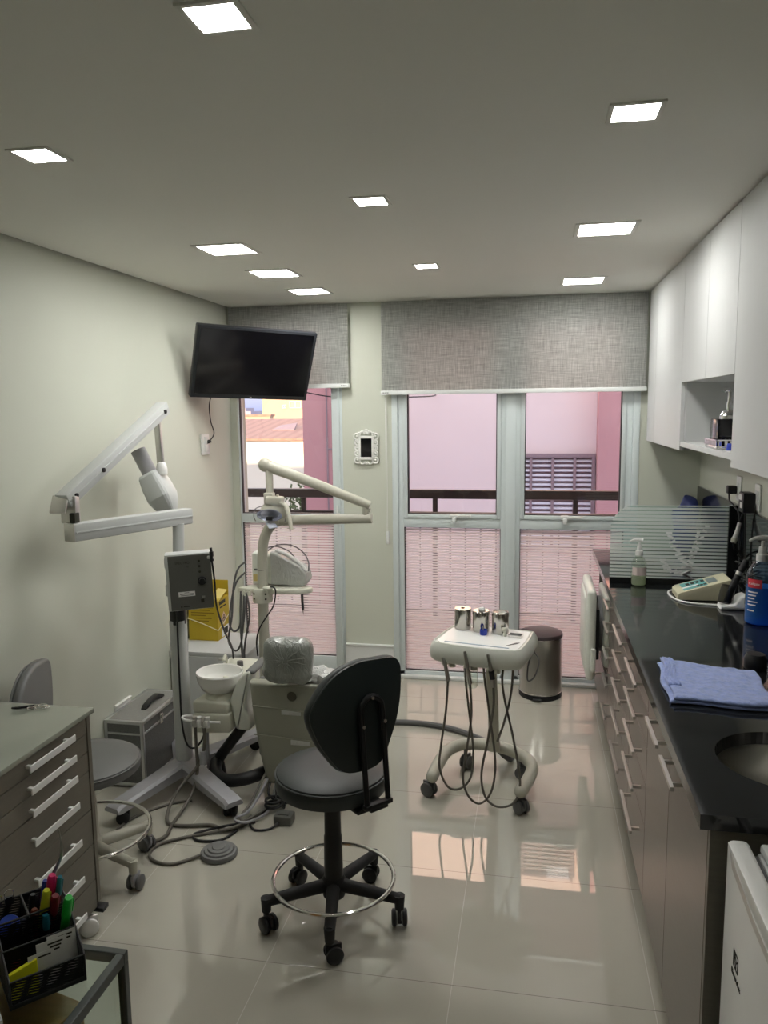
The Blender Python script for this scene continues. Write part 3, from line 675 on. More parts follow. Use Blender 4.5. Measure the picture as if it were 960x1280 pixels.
# curing light on its charger
t = thing('curing_light', 'white charging base holding a black curing light wand beside the blue bottle', 'dental device', (.86, 3.55, .90))
link('base', MB().prism([(.795,3.50,.902),(.915,3.50,.902),(.915,3.50,.955),(.895,3.50,.965),(.875,3.50,.958),(.850,3.50,.925),(.80,3.50,.918)], (0,.085,0), .010, 3), 'whitep', t)
link('base_ring', MB().box(.797,3.502,.90,.913,3.583,.903), 'black', t)
wd = link('wand', MB().tube([(.83,3.54,.925),(.848,3.545,.985),(.875,3.55,1.05),(.905,3.555,1.11)], lambda q: .017-.004*q, 12), 'black', t)
link('wand_band', MB().tube([(.874,3.55,1.045),(.880,3.551,1.06)], .0158, 12, 0), 'satin', wd)
link('shield', MB().lathe_axis([(.03,0),(.032,.002),(.030,.05),(.026,.075)], (.822,3.54,.925), (.12,0,1), 20), clear_glass('grey_shield', (.55,.55,.55), 1.2), t)
# towel
t = thing('towel', 'folded blue terry towel lying on the black worktop beside the sink', 'towel', (.56, 2.50, .90))
c4 = [V((.418,2.705,0)), V((.708,2.63,0)), V((.70,2.315,0)), V((.398,2.335,0))]
def towel_pt(u, v, z, inset=0):
    a = c4[0].lerp(c4[1], u); b = c4[3].lerp(c4[2], u); p = a.lerp(b, v)
    return V((p.x+.006*math.sin(v*9), p.y+.008*math.sin(u*7), z))
def layer(z0, th, u0, u1, v0, v1, seed):
    mb = MB(); nu, nv = 80, 80; top = []; bot = []
    for i in range(nu+1):
        for j in range(nv+1):
            u, v = i/nu, j/nv; e = min(u, 1-u, v, 1-v); k = min(1, e/.045); k = math.sqrt(max(0, 1-(1-k)**2))
            p = towel_pt(u0+(u1-u0)*u, v0+(v1-v0)*v, 0)
            nz = noise.noise(V((u*6+seed, v*6, seed)))*.006+noise.noise(V((u*16, v*16, seed)))*.003+noise.noise(V((u*48, v*48, seed)))*.0016
            top.append(mb.bm.verts.new((p.x, p.y, z0+th*.5+(th*.5+max(-.002, nz))*k))); bot.append(mb.bm.verts.new((p.x, p.y, z0+th*.5-th*.5*k)))
    W_ = nv+1
    for i in range(nu):
        for j in range(nv):
            q = (i*W_+j, (i+1)*W_+j, (i+1)*W_+j+1, i*W_+j+1)
            mb.bm.faces.new([top[k] for k in q]); mb.bm.faces.new([bot[k] for k in q[::-1]])
    bmesh.ops.remove_doubles(mb.bm, verts=mb.bm.verts, dist=.0003)
    return mb
link('lower_fold', layer(.9005, .012, 0, 1, 0, 1, 3), 'towel', t, sharp=3); link('upper_fold', layer(.911, .013, .04, 1, 0, 1, 8), 'towel', t, sharp=3)
link('turned_edge', layer(.920, .010, .035, .16, -.01, .72, 5), 'towel', t, sharp=3)
t = tag(link('dispenser_base', MB().lathe([(0,.90),(.034,.90),(.037,.905),(.036,.935),(.028,.95),(0,.953)], (.735,2.72,0), 28), 'black'), 'round black holder behind the towel at the right edge of the worktop', 'holder')
# blue bag behind the divider
bb = MB().ell((.885,4.86,1.07), (.075,.06,.17), None, 36, 28).wobble(.03, 14, 3)
for v in bb.bm.verts: v.co.z = max(v.co.z, .901); v.co.x = min(v.co.x, .955); v.co.y = min(v.co.y, 4.93)
tag(link('plastic_bag', bb, 'bluebag', sharp=.5), 'crumpled dark blue plastic bag standing behind the striped divider', 'bag')
# outlets and cords on the right wall
def outlet(y, z, lab, name='wall_outlet'):
    t = thing(name, lab, 'outlet', (.98, y, z), 'outlets above the worktop')
    link('plate', MB().box(.971, y-.04, z-.06, .98, y+.04, z+.06, .003), 'whitep', t); link('socket', MB().box(.967, y-.025, z-.03, .973, y+.025, z+.03, .003), 'white', t); return t
outlet(4.03, 1.372, 'white outlet plate with a black plug on the right wall, nearer the divider')
outlet(3.70, 1.365, 'white outlet plate with a black adaptor on the right wall, nearer the camera')
t = thing('power_plug', 'small black plug with cord in the outlet above the divider end', 'plug', (.955, 4.05, 1.36))
link('plug_body', MB().box(.925, 4.03, 1.345, .968, 4.075, 1.385, .006), 'black', t)
link('cord', MB().tube([(.935,4.05,1.35),(.932,4.02,1.315),(.940,3.96,1.295),(.950,3.90,1.25),(.950,3.86,1.05),(.940,3.80,.93),(.93,3.72,.905)], .004, 8), 'black', t)
t = thing('power_adaptor', 'black power adaptor with pale label plugged into the nearer wall outlet', 'adaptor', (.945, 3.74, 1.33))
link('adaptor_body', MB().box(.915, 3.70, 1.295, .967, 3.785, 1.385, .006), 'black', t)
link('label', MB().box(.9138, 3.715, 1.315, .9155, 3.75, 1.34).box(.9138, 3.73, 1.35, .9155, 3.77, 1.375), 'paper', t, smooth=False)
link('cord', MB().tube([(.94,3.76,1.297),(.945,3.77,1.24),(.950,3.76,1.10),(.945,3.70,.97),(.93,3.64,.92),(.915,3.58,.935)], .004, 8), 'black', t)
t = thing('scaler_handpiece', 'white pen-shaped handpiece hanging from cords beside the divider post', 'handpiece', (.915, 3.80, 1.16))
link('grip', MB().tube([(.928,3.80,1.238),(.918,3.79,1.20),(.905,3.78,1.165)], lambda q: .008+.004*q, 12), 'whitep', t)
link('tip_cap', MB().cyl((.906,3.78,1.168),(.899,3.775,1.150),.0145,.012,14), 'cream', t)
link('cord', MB().tube([(.928,3.80,1.236),(.935,3.79,1.275),(.942,3.77,1.30)], .004, 8).tube([(.899,3.775,1.150),(.905,3.77,1.12),(.935,3.80,1.10),(.95,3.85,1.06),(.935,3.80,1.0),(.91,3.72,1.0)], .004, 8), 'black', t)
t = tag(link('coiled_cable', MB().tube([(.935+.022*math.cos(a*.9), 3.76+.05*math.sin(a*.9), .91+.006*a+.05*abs(math.sin(a*.45))) for a in range(0, 24)], .004, 8, 3), 'black'), 'tangle of black cables on the worktop behind the blue bottle', 'cable')

# ------------------------------------------------------------------ wall cabinets
UX = .655
def wallcab(lab, y0, y1, z0, doors, niche=None):
    t = thing('wall_cabinet', lab, 'cabinet', (.82, (y0+y1)/2, z0), 'white wall cabinets on the right')
    zc = niche or z0
    m = MB().box(UX+.019, y0, zc, .978, y1, zc+.018).box(UX+.019, y0, 2.415, .978, y1, 2.436).box(UX+.019, y0, z0, .978, y0+.018, 2.436).box(UX+.019, y1-.018, z0, .978, y1, 2.436).box(.965, y0, z0, .978, y1, 2.436)
    if niche: m.box(UX+.004, y0, z0, .978, y1, z0+.022)
    link('carcass', m, 'laminate', t, smooth=False)
    for a, b in doors: link('door', MB().box(UX, a+G, zc, UX+.018, b-G, 2.437, .001), 'laminate', t, smooth=False)
    return t
wallcab('tall white wall cabinet with two doors, farthest one beside the wide blind', 3.81, 4.96, 1.57, [(3.81, 4.615), (4.615, 4.90)])
wallcab('white wall cabinet with two short doors above the open niche', 2.836, 3.81, 1.588, [(2.836, 3.30), (3.30, 3.81)], 1.878)
wallcab('tall white wall cabinet nearest the camera, cut by the right edge of the photo', 1.95, 2.836, 1.565, [(1.95, 2.836)])
# on the niche shelf
t = thing('mirrored_tray', 'small mirrored tray with beaded rim on the niche shelf', 'tray', (.725, 3.22, 1.61))
link('plate', MB().box(.668, 3.12, 1.612, .79, 3.32, 1.622, .002), 'chrome', t)
tm = MB()
for k in range(9):
    y = 3.128+k*.023
    for x in (.670, .788): tm.box(x-.003, y, 1.622, x+.003, y+.014, 1.642, .002)
for k in range(6):
    x = .676+k*.020
    for y in (3.122, 3.318): tm.box(x, y-.003, 1.622, x+.012, y+.003, 1.642, .002)
link('rim', tm.box(.665, 3.117, 1.642, .673, 3.323, 1.646).box(.785, 3.117, 1.642, .793, 3.323, 1.646).box(.665, 3.117, 1.642, .793, 3.123, 1.646).box(.665, 3.317, 1.642, .793, 3.323, 1.646), 'chrome', t, smooth=False)
for x, y in ((.675,3.13),(.675,3.31),(.78,3.13),(.78,3.31)): link('foot', MB().cyl((x,y,1.61),(x,y,1.613),.006,None,10), 'chrome', t)
t = thing('soap_dispenser', 'square black soap dispenser with chrome pump standing on the mirrored tray', 'dispenser', (.72, 3.22, 1.622))
link('body', MB().box(.68, 3.165, 1.622, .775, 3.295, 1.722, .003), tv and 'screen', t)
link('shoulder', MB().lathe([(.034,1.722),(.034,1.735),(.022,1.752),(.012,1.756),(0,1.756)], (.73,3.22,0), 24), 'chrome', t)
link('pump', MB().cyl((.73,3.22,1.756),(.73,3.22,1.785),.010,None,14).tube([(.73,3.22,1.78),(.73,3.22,1.825),(.715,3.215,1.835),(.705,3.21,1.825)], .007, 10, 4), 'chrome', t)
tag(link('blue_vial', MB().lathe([(0,1.61),(.014,1.61),(.014,1.63),(.011,1.636),(0,1.636)], (.70,3.04,0), 20), 'bluecup'), 'tiny blue vial on the niche shelf beside the mirrored tray', 'vial')

# ------------------------------------------------------------------ refrigerator
t = thing('refrigerator', 'white small refrigerator at the lower right corner beside the worktop end', 'refrigerator', (.66, 1.42, 0))
link('body', MB().box(.468, 1.17, .03, .94, 1.655, .845, .008), 'laminate', t)
link('top_plate', MB().box(.474, 1.168, .842, .942, 1.657, .865, .008), 'laminate', t)
link('door_seal', MB().box(.452, 1.18, .06, .469, 1.645, .84), 'greyp', t, smooth=False)
dr = MB().box(.410, 1.165, .045, .453, 1.66, .868, .012, 3)
d = link('door', dr, 'whitep', t)
link('handle_recess', MB().prism([(.4085,1.625,.858),(.4085,1.60,.832),(.4085,1.45,.815),(.4085,1.20,.812),(.4085,1.20,.826),(.4085,1.45,.832),(.4085,1.585,.85)], (.003,0,0)), 'satin', d, smooth=False)
link('top_grip', MB().prism([(.4085,1.645,.862),(.4085,1.45,.838),(.4085,1.18,.834),(.4085,1.18,.868),(.4085,1.645,.868)], (.03,0,0), .003), 'whitep', d)
for y in (1.22, 1.6): link('foot', MB().cyl((.52,y,0),(.52,y,.032),.018,None,12), 'black', t); 
for y in (1.22, 1.6): link('foot', MB().cyl((.88,y,0),(.88,y,.032),.018,None,12), 'black', t)
lg = MB(); ly, lz, s = 1.545, .668, .016
def lseg(a, b, w=.0024):
    a, b = V((.4094, ly-a[0]*s, lz+a[1]*s)), V((.4094, ly-b[0]*s, lz+b[1]*s))
    d_ = (b-a); L_ = d_.length; ang = math.atan2(d_.z, d_.y)
    lg.obox((a+b)/2, (.0012, L_+w, w), rotm(ang, 0, 0))
for a, b in (((-1,-1),(1,-1)),((1,-1),(1,1)),((1,1),(-1,1)),((-1,1),(-1,-1)),((-.5,-1),(-.5,1)),((.15,-1),(.15,.2)),((.15,.2),(-.5,.9)),((.15,-.2),(1,.6))): lseg(a, b)
link('emblem', lg, 'ink', d, smooth=False)
text('logo_text', 'Electrolux', .0165, 'ink', d, (.4092, 1.538, .634), (0,-1,0), (0,0,1))
# ------------------------------------------------------------------ stools
def caster(parent, x, y, ztop, m, r=.029, ang=0, yoke='black', name='caster'):
    """swivel caster: stem and yoke with twin wheels as sub-parts"""
    s = MB().cyl((x,y,ztop),(x,y,2*r+.004),.009,None,10)
    dx, dy = math.cos(ang), math.sin(ang); ox, oy = -dy, dx
    wx, wy = x+dx*.012, y+dy*.012
    s.obox((wx, wy, r*1.55), (r*1.9, .012, r*1.1), rotm(0,0,ang), .004)
    s.lathe_axis([(.012,0),(r*.75,.001),(r*.75,.016),(.012,.017)], (wx-ox*.0085, wy-oy*.0085, r), (ox,oy,0), 20)
    c = link(name, s, yoke, parent)
    for k in (-1, 1):
        w_ = MB().lathe_axis([(0,0),(r*.8,0),(r,.004),(r,.013),(r*.8,.017),(r*.4,.018),(0,.018)], (wx+k*ox*.010, wy+k*oy*.010, r), (k*ox,k*oy,0), 24)
        link('wheel', w_, m, c)
    return c
def stool_base(t, cx, cy, angs, m, wm, ym, seat_z, col_m, col_r, ring_z, ring_R, leg_R=.245, leg_h=.105):
    link('hub', MB().lathe([(.0,.075),(.038,.075),(.042,.09),(.042,.135),(.034,.15),(0,.15)], (cx,cy,0), 24), m, t)
    for a in angs:
        a = math.radians(a); ux, uy = math.cos(a), math.sin(a)
        l = MB().tube([(cx+ux*.02,cy+uy*.02,.118),(cx+ux*.13,cy+uy*.13,.112),(cx+ux*leg_R,cy+uy*leg_R,leg_h)], lambda q: .024-.006*q, 12)
        l.cyl((cx+ux*(leg_R-.004),cy+uy*(leg_R-.004),leg_h+.014),(cx+ux*(leg_R-.004),cy+uy*(leg_R-.004),leg_h-.035),.019,.016,14,0)
        lo = link('leg', l, m, t)
        caster(lo, cx+ux*(leg_R-.004), cy+uy*(leg_R-.004), leg_h-.03, wm, .029, a+1.9, ym)
    c = MB().lathe([(col_r*1.08,.13),(col_r*1.12,.15),(col_r*1.05,.30),(col_r*.98,.305),(col_r*.92,seat_z-.10),(col_r*1.02,seat_z-.09),(col_r*1.05,seat_z-.07),(.0,seat_z-.07)], (cx,cy,0), 24)
    link('column', c, col_m, t)
    link('foot_ring', MB().ring((cx,cy,ring_z), ring_R, .0075), 'chrome', t)
SHAPE = [(.166,.300),(.160,.325),(.143,.343),(.11,.350),(.063,.353),(.015,.357),(-.031,.352),(-.075,.341),(-.11,.324),(-.14,.303),(-.164,.279),(-.187,.252),(-.200,.226),(-.199,.196),(-.186,.157),(-.166,.113),(-.142,.075),(-.118,.041),(-.098,.020),(-.070,.005),(-.029,-.002),(.015,-.004),(.045,.002),(.066,.014),(.082,.034),(.100,.066),(.118,.100),(.135,.136),(.148,.175),(.157,.212),(.163,.255)]
def backrest(t, c0, phi, rec, mf, mb_, off, flip=1, size=1):
    a, q = math.radians(phi), math.radians(rec)
    d = V((math.cos(a), math.sin(a), 0)); u = V((-d.y, d.x, 0)); v = V((0,0,1))*math.cos(q)+d*math.sin(q); n = u.cross(v)
    if n.dot(d) < 0: n = -n
    p0 = V(c0)+d*off; uo = 0
    pts2 = [V((p.x*flip*size, p.y*size, 0)) for p in catmull([V((x,z,0)) for x, z in SHAPE], 2, True)]
    def outl(s, h, bend=0): 
        return [p0+u*((p.x)*s+uo)+v*((p.y-.18)*s+.18)+n*(h) for p in pts2]
    pad = MB().prism(outl(1, -.045), n*.036, .014, 3)
    link('backrest_pad', pad, mf, t)
    sh = MB().prism(outl(.985, -.010), n*.010, .004, 2)
    link('backrest_shell', sh, mb_, t)
    return d, u, v, n, p0
def pad_seat(t, cx, cy, zt, r, th, m):
    prof = [(0,zt),(r*.6,zt-.001),(r*.86,zt-.006),(r*.97,zt-.016),(r,zt-.03),(r,zt-th+.012),(r*.985,zt-th),(r*.9,zt-th-.004),(0,zt-th-.004)]
    s = link('seat', MB().lathe(prof, (cx,cy,0), 56), m, t)
    link('piping', MB().ring((cx,cy,zt-.024), r*.995, .0035, 64, 8), m, s)
sx, sy = -.675, 2.49
t = thing('swivel_stool', 'dark grey round swivel stool with chrome foot ring in the middle foreground', 'stool', (sx, sy, 0), 'swivel stools')
stool_base(t, sx, sy, [66,137,210,281,353], 'blackmatt', 'black', 'black', .56, 'black', .030, .142, .212)
pad_seat(t, sx, sy, .562, .194, .075, 'vinyl')
d, u, v, n, p0 = backrest(t, (-.665, 2.48, .62), -42, -5, 'vinyl', 'vinyl_back', .20)
ub = MB(); q = p0+n*.012
ub.tube([q+u*-.018+v*-.115, q+u*-.018+v*.02, q+u*-.018+v*.185, q+u*-.008+v*.222, q+u*.024+v*.240, q+u*.056+v*.222, q+u*.066+v*.185, q+u*.066+v*.02, q+u*.066+v*-.112], .0095, 10, 4)
br_ = link('back_bracket', ub, 'blackmetal', t)
lowr = MB().obox(q+u*.024+v*-.116, (.024,.108,.016), Matrix((d, u, V((0,0,1)))).transposed(), .003)
lowr.obox(q+u*.024+v*-.128-d*.07, (.16,.07,.012), Matrix((d, u, V((0,0,1)))).transposed(), .003)
lowr.obox(V((sx, sy, .478))+d*.09, (.24,.075,.012), Matrix((d, u, V((0,0,1)))).transposed(), .003)
link('seat_bracket', lowr, 'blackmetal', t)
for uu, vv in ((-.018,.150),(.066,.150),(.024,.236)): link('bolt', MB().lathe_axis([(0,0),(.007,0),(.006,.004),(0,.005)], q+u*uu+v*vv+n*.0095, n, 12), 'chrome', br_)
# the other stool, behind the left drawer cabinet
sx2, sy2 = -1.665, 2.575
t = thing('swivel_stool', 'grey swivel stool with beige base partly hidden behind the left drawer cabinet', 'stool', (sx2, sy2, 0), 'swivel stools')
stool_base(t, sx2, sy2, [-20, 52, 124, 196, 268], 'beige', 'greyp', 'xgrey', .475, 'beige', .028, .175, .222, .235, .108)
pad_seat(t, sx2, sy2, .478, .20, .055, 'vinyl_grey')
d, u, v, n, p0 = backrest(t, (sx2, sy2, .505), 194, 3, 'vinyl_grey', 'vinyl_grey', .19, -1, .93)
q = p0+n*.010
link('back_bracket', MB().tube([V((sx2,sy2,.43))+d*.05, V((sx2,sy2,.43))+d*.20, q+v*.0, q+v*.2], .011, 10, 5), 'blackmetal', t)

# ------------------------------------------------------------------ left drawer cabinet with glass top
t = thing('drawer_cabinet', 'dark drawer cabinet on casters with glass top and white bar handles, at the left edge', 'cabinet', (-1.72, 1.85, 0))
CX, CY0, CY1 = -1.465, 1.30, 2.30
link('carcass', MB().box(-1.975, CY0, .075, CX-.02, CY1, .093).box(-1.975, CY0, .75, CX-.02, CY1, .768).box(-1.975, CY1-.018, .093, CX+.002, CY1, .768).box(-1.975, CY0, .093, CX-.02, CY0+.018, .75).box(-1.975, CY0+.018, .093, -1.96, CY1-.018, .75), 'taupe_dark', t, smooth=False)
zs = [.766, .706, .642, .574, .437, .312, .182, .078]; hz = [.737, .668, .598, .506, .377, .247, .118]
for i in range(7):
    d_ = link('drawer', MB().box(CX-.019, CY0+.004, zs[i+1]+.0015, CX, CY1-.022, zs[i]-.0015, .001), 'taupe_dark', t, smooth=False)
    hb = MB().box(CX+.022, 1.945, hz[i]-.011, CX+.027, 2.178, hz[i]+.011, .0015)
    for y in (1.965, 2.155): hb.box(CX-.001, y-.006, hz[i]-.004, CX+.023, y+.006, hz[i]+.004)
    link('bar_handle', hb, 'white', d_, smooth=False)
link('glass_top', MB().box(-1.985, 1.29, .768, -1.452, 2.312, .785, .002), mat('grey_green_glass_top', (.25,.27,.225), .06, var=.03, ior=1.5), t)
for x, y in ((-1.49, 2.24), (-1.94, 2.24), (-1.49, 1.36), (-1.94, 1.36)): caster(t, x, y, .076, 'whitep', .031, .6, 'satin')
link('lock_tab', MB().box(-1.485, 2.275, .061, -1.442, 2.312, .0765, .002), 'black', t)
# little instruments on the glass top
t = thing('forceps', 'small steel forceps with ring handles lying on the glass cabinet top', 'forceps', (-1.645, 2.315-.03, .786))
def fp(x, y): return (x, y, .790)
link('jaw', MB().tube([fp(-1.655,2.283),fp(-1.700,2.262),fp(-1.72,2.255)], lambda q: .0045-.0025*q, 8), 'blackmetal', t)
link('jaw', MB().tube([fp(-1.655,2.280),fp(-1.70,2.256),fp(-1.72,2.251)], lambda q: .0045-.0025*q, 8), 'blackmetal', t)
link('ring_handle', MB().ring((-1.630,2.292,.790), .014, .002, 24, 6, .8).tube([fp(-1.655,2.282),fp(-1.644,2.288)], .002, 6, 0), 'chrome', t)
link('ring_handle', MB().ring((-1.652,2.262,.790), .014, .002, 24, 6, .8).tube([fp(-1.655,2.280),fp(-1.655,2.274)], .002, 6, 0), 'chrome', t)
tag(link('steel_clip', MB().tube([fp(-1.625,2.268),fp(-1.605,2.285),fp(-1.598,2.282),fp(-1.612,2.262),fp(-1.632,2.258)], .0015, 6), 'chrome'), 'bent steel wire clip on the glass cabinet top next to the forceps', 'clip')

# ------------------------------------------------------------------ glass desk, organiser and stationery
DZ = .75
t = thing('glass_desk', 'low glass table with dark steel frame at the lower left corner', 'table', (-1.05, .98, 0))
DX0, DX1, DY0, DY1 = -1.36, -.756, .55, 1.268
fr = MB()
w_ = .016
for x in (DX0, DX1-w_):
    for y in (DY0, DY1-w_): link('leg', MB().box(x, y, 0, x+w_, y+w_, DZ-.022, .002), 'deskframe', t, smooth=False)
fr.box(DX0, DY1-w_, DZ-.022, DX1, DY1, DZ, .002).box(DX0, DY0, DZ-.022, DX1, DY0+w_, DZ, .002).box(DX1-w_, DY0+w_, DZ-.022, DX1, DY1-w_, DZ, .002).box(DX0, DY0+w_, DZ-.022, DX0+w_, DY1-w_, DZ, .002)
link('frame', fr, 'deskframe', t, smooth=False)
link('glass_top', MB().box(DX0+w_, DY0+w_, DZ-.010, DX1-w_, DY1-w_, DZ-.001), 'tableglass', t, smooth=False)
link('side_glass', MB().box(DX1-.014, DY0+w_, .12, DX1-.008, DY1-w_, DZ-.022), 'tableglass', t, smooth=False)
tag(link('wooden_box', MB().obox((-1.012,1.082,.35), (.36,.30,.70), rotm(0,0,-.25), .004), 'wood'), 'brown wooden box standing under the glass table', 'box')
# organiser: local frame
O = V((-.877, 1.088, DZ)); E1 = V((.69,.724,0)); E2 = V((-.724,.69,0)); RO = Matrix((E1, E2, V((0,0,1)))).transposed()
def op(a, b, h): return O+E1*a+E2*b+V((0,0,h))
def wallp(mb, a0, b0, a1, b1, z0, z1, th=.0012):
    mb.prism([op(a0,b0,z0), op(a1,b1,z0), op(a1,b1,z1), op(a0,b0,z1)], (RO @ V((-(b1-b0), (a1-a0), 0))).normalized()*th)
t = thing('desk_organiser', 'black wire mesh desk organiser full of pens and cards on the glass table', 'desk organiser', tuple(op(.06,.09,.0)))
OW, OD = .125, .175
ms = MB()
wallp(ms, 0,0, OW,0, .004,.05); wallp(ms, 0,.055, OW,.055, .004,.075); wallp(ms, 0,.10, OW,.10, .004,.095); wallp(ms, 0,OD, OW,OD, .004,.10)
wallp(ms, .055,.10, .055,OD, .004,.10)
link('mesh_walls', ms, 'meshw', t, smooth=False)
sd = MB()
for a in (0, OW):
    sd.prism([op(a,0,.004), op(a,OD,.004), op(a,OD,.10), op(a,.10,.10), op(a,.055,.072), op(a,0,.05)], E1*.0012)
link('mesh_sides', sd, 'meshw', t, smooth=False)
link('base', MB().obox(op(OW/2,OD/2,.003), (OW+.004,OD+.004,.006), RO, .001), 'black', t, smooth=False)
rim = MB()
for P in ([(0,0,.05),(OW,0,.05)], [(0,0,.05),(0,.055,.074),(0,.10,.10),(0,OD,.10),(OW,OD,.10),(OW,.10,.10),(OW,.055,.074),(OW,0,.05)], [(0,.055,.075),(OW,.055,.075)], [(0,.10,.10),(OW,.10,.10)], [(.055,.10,.10),(.055,OD,.10)], [(0,0,.0),(0,0,.05)], [(OW,0,.0),(OW,0,.05)], [(0,0,.006),(OW,0,.006),(OW,OD,.006),(0,OD,.006)]):
    rim.tube([op(*p) for p in P], .0022, 8, 0)
link('rim', rim, 'black', t)
def pen(name, m, lab, base, top, r=.0055, capm=None, cat='pen', grp='pens in the desk organiser', fat=None):
    b, tp = V(base), V(top); dr = (tp-b).normalized(); Ln = (tp-b).length
    t = thing(name, lab, cat, tuple(b), grp)
    link('barrel', MB().lathe_axis([(0,0),(r*.4,.0),(r*.9,.012),(r,.02),(r,Ln*.62)], b, dr, 14), m, t)
    link('cap', MB().lathe_axis([(r*1.08,Ln*.62),(r*1.12,Ln*.64),(r*1.05,Ln*.96),(r*.8,Ln),(0,Ln)], b, dr, 14), capm or m, t)
    sd_ = dr.orthogonal().normalized(); link('clip', MB().obox(b+dr*Ln*.82+sd_*r*1.25, (r*.5,.0016,Ln*.26), Matrix((sd_.cross(dr), sd_, dr)).transposed(), .0005), capm or m, t)
pb_ = lambda a, b: op(a, b, .007)
pen('highlighter_pen', 'pink', 'pink highlighter standing tallest in the organiser', pb_(.085,.150), (-.889,1.242,.905), .0075)
pen('pen', 'teal', 'teal capped pen right beside the pink highlighter', pb_(.105,.155), (-.874,1.244,.902), .005)
pen('pen', 'bluepen', 'blue pen just left of the pink highlighter', pb_(.080,.160), (-.907,1.245,.890), .005)
pen('highlighter_pen', 'yellowpen', 'yellow highlighter with curved body in front of the pink one', pb_(.075,.135), (-.891,1.225,.885), .007)
pen('marker_pen', 'redpen', 'dark red marker between the yellow and green highlighters', pb_(.095,.135), (-.873,1.225,.876), .0075)
pen('highlighter_pen', 'green', 'bright green highlighter leaning at the right corner of the organiser', pb_(.112,.115), (-.832,1.205,.890), .008)
pen('pen', 'black', 'black pen standing at the left of the pen compartment', pb_(.062,.160), (-.932,1.240,.862), .0055)
pen('pen', 'greyp', 'grey topped pen at the front left of the pen compartment', pb_(.060,.120), (-.935,1.215,.832), .007, 'satin')
pen('pen', 'black', 'black pen with green band in the middle of the pen compartment', pb_(.085,.112), (-.890,1.215,.842), .006, 'teal')
pen('pen', 'redpen', 'short brown pen beside the black pens', pb_(.070,.130), (-.918,1.222,.845), .006, mat('brown_cap', (.25,.06,.02), .4))
t = thing('steel_spatula', 'thin steel spatula rising high above the pens', 'spatula', tuple(pb_(.108,.165)))
link('blade', MB().tube([op(.108,.160,.12), V((-.872,1.248,.94)), V((-.871,1.25,.965)), V((-.874,1.25,.995))], lambda q: .0042-.003*q, 8), 'steel', t)
link('handle', MB().tube([op(.108,.165,.007), op(.108,.160,.125)], .0035, 8, 0), 'steel', t)
# cards, notes, tape
def card(name, m, lab, a0, a1, b, z0, z1, lean, grp=None, marks=0, cat='card'):
    q = [op(a0,b,z0), op(a1,b,z0), op(a1,b+lean,z1), op(a0,b+lean,z1)]
    nrm = (q[1]-q[0]).cross(q[3]-q[0]).normalized()
    t = thing(name, lab, cat, tuple(q[0]), grp); link('sheet', MB().prism(q, -nrm*.0006), m, t, smooth=False)
    if marks:
        mk = MB(); xa = (q[1]-q[0]).normalized(); ya = (q[3]-q[0]).normalized(); Rm = Matrix((xa, ya, nrm)).transposed(); W_ = (a1-a0); H_ = (q[3]-q[0]).length
        for i in range(marks): mk.obox(q[0]+xa*W_*(.62)+ya*(H_-.007-.006*i)+nrm*.0003, (W_*(.5-.12*i), .0028, .0004), Rm)
        link('print', mk, 'ink', t, smooth=False)
card('business_card', 'paper', 'white business card with dark print at the right end of the card slot', .072, .122, .030, .008, .082, .012, 'cards in the organiser', 2)
card('business_card', 'paper', 'white business card with two printed lines, second from the right in the card slot', .052, .104, .022, .008, .080, .012, 'cards in the organiser', 3)
card('business_card', 'paper', 'white card with faint print behind the yellow notes', .036, .080, .016, .008, .068, .010, 'cards in the organiser', 1)
for i in range(1):
    tag(link('sticky_notes', MB().prism([op(.004,.008,.008), op(.050,.008,.008), op(.050,.020,.062), op(.004,.020,.050)], E2*.008), 'sticky', smooth=False), 'block of yellow sticky notes at the left front of the organiser', 'notes')
t = thing('tape_reel', 'round blue plastic reel lying in the left middle tray of the organiser', 'reel', tuple(op(.026,.125,.07)))
c_ = op(.024,.118,.082); nd = V((.35,-.62,.70)).normalized()
link('disc', MB().lathe_axis([(0,-.006),(.018,-.006),(.019,0),(.018,.006),(.007,.006),(.006,.004),(0,.004)], c_, nd, 28), mat('blue_reel', (.06,.12,.62), .35), t)
link('hub', MB().lathe_axis([(0,.004),(.005,.004),(.005,.008),(0,.008)], c_, nd, 16), 'bluecup', t)
for k, (a, b) in enumerate(((.012,.160),(.034,.166))):
    cc = op(a, b, .103)
    t = thing('binder_clip', ['silver wire binder clip at the left rear rim of the organiser','silver wire binder clip second from the left on the rear rim'][k], 'clip', tuple(cc), 'binder clips in the organiser')
    link('clip_body', MB().prism([cc+E1*-.008+V((0,0,-.006)), cc+E1*.008+V((0,0,-.006)), cc+E1*.008+V((0,0,.006)), cc+E1*-.008+V((0,0,.006))], E2*.006), 'black', t, smooth=False)
    link('wire_handle', MB().tube([cc+E1*-.006+V((0,0,.004)), cc+E1*-.008+V((0,0,.016)), cc+E1*0+V((0,0,.022)), cc+E1*.008+V((0,0,.016)), cc+E1*.006+V((0,0,.004))], .0009, 6, 4), 'chrome', t)
tag(link('eraser', MB().obox(op(.020,.080,.018), (.03,.02,.022), RO, .003), 'redpen'), 'red block lying in the middle tray of the organiser', 'eraser')
tag(link('paper_pad', MB().obox(op(-.078,.07,.006), (.12,.20,.012), RO, .001), 'paper', smooth=False), 'pale paper pad at the extreme lower left on the glass table', 'paper')
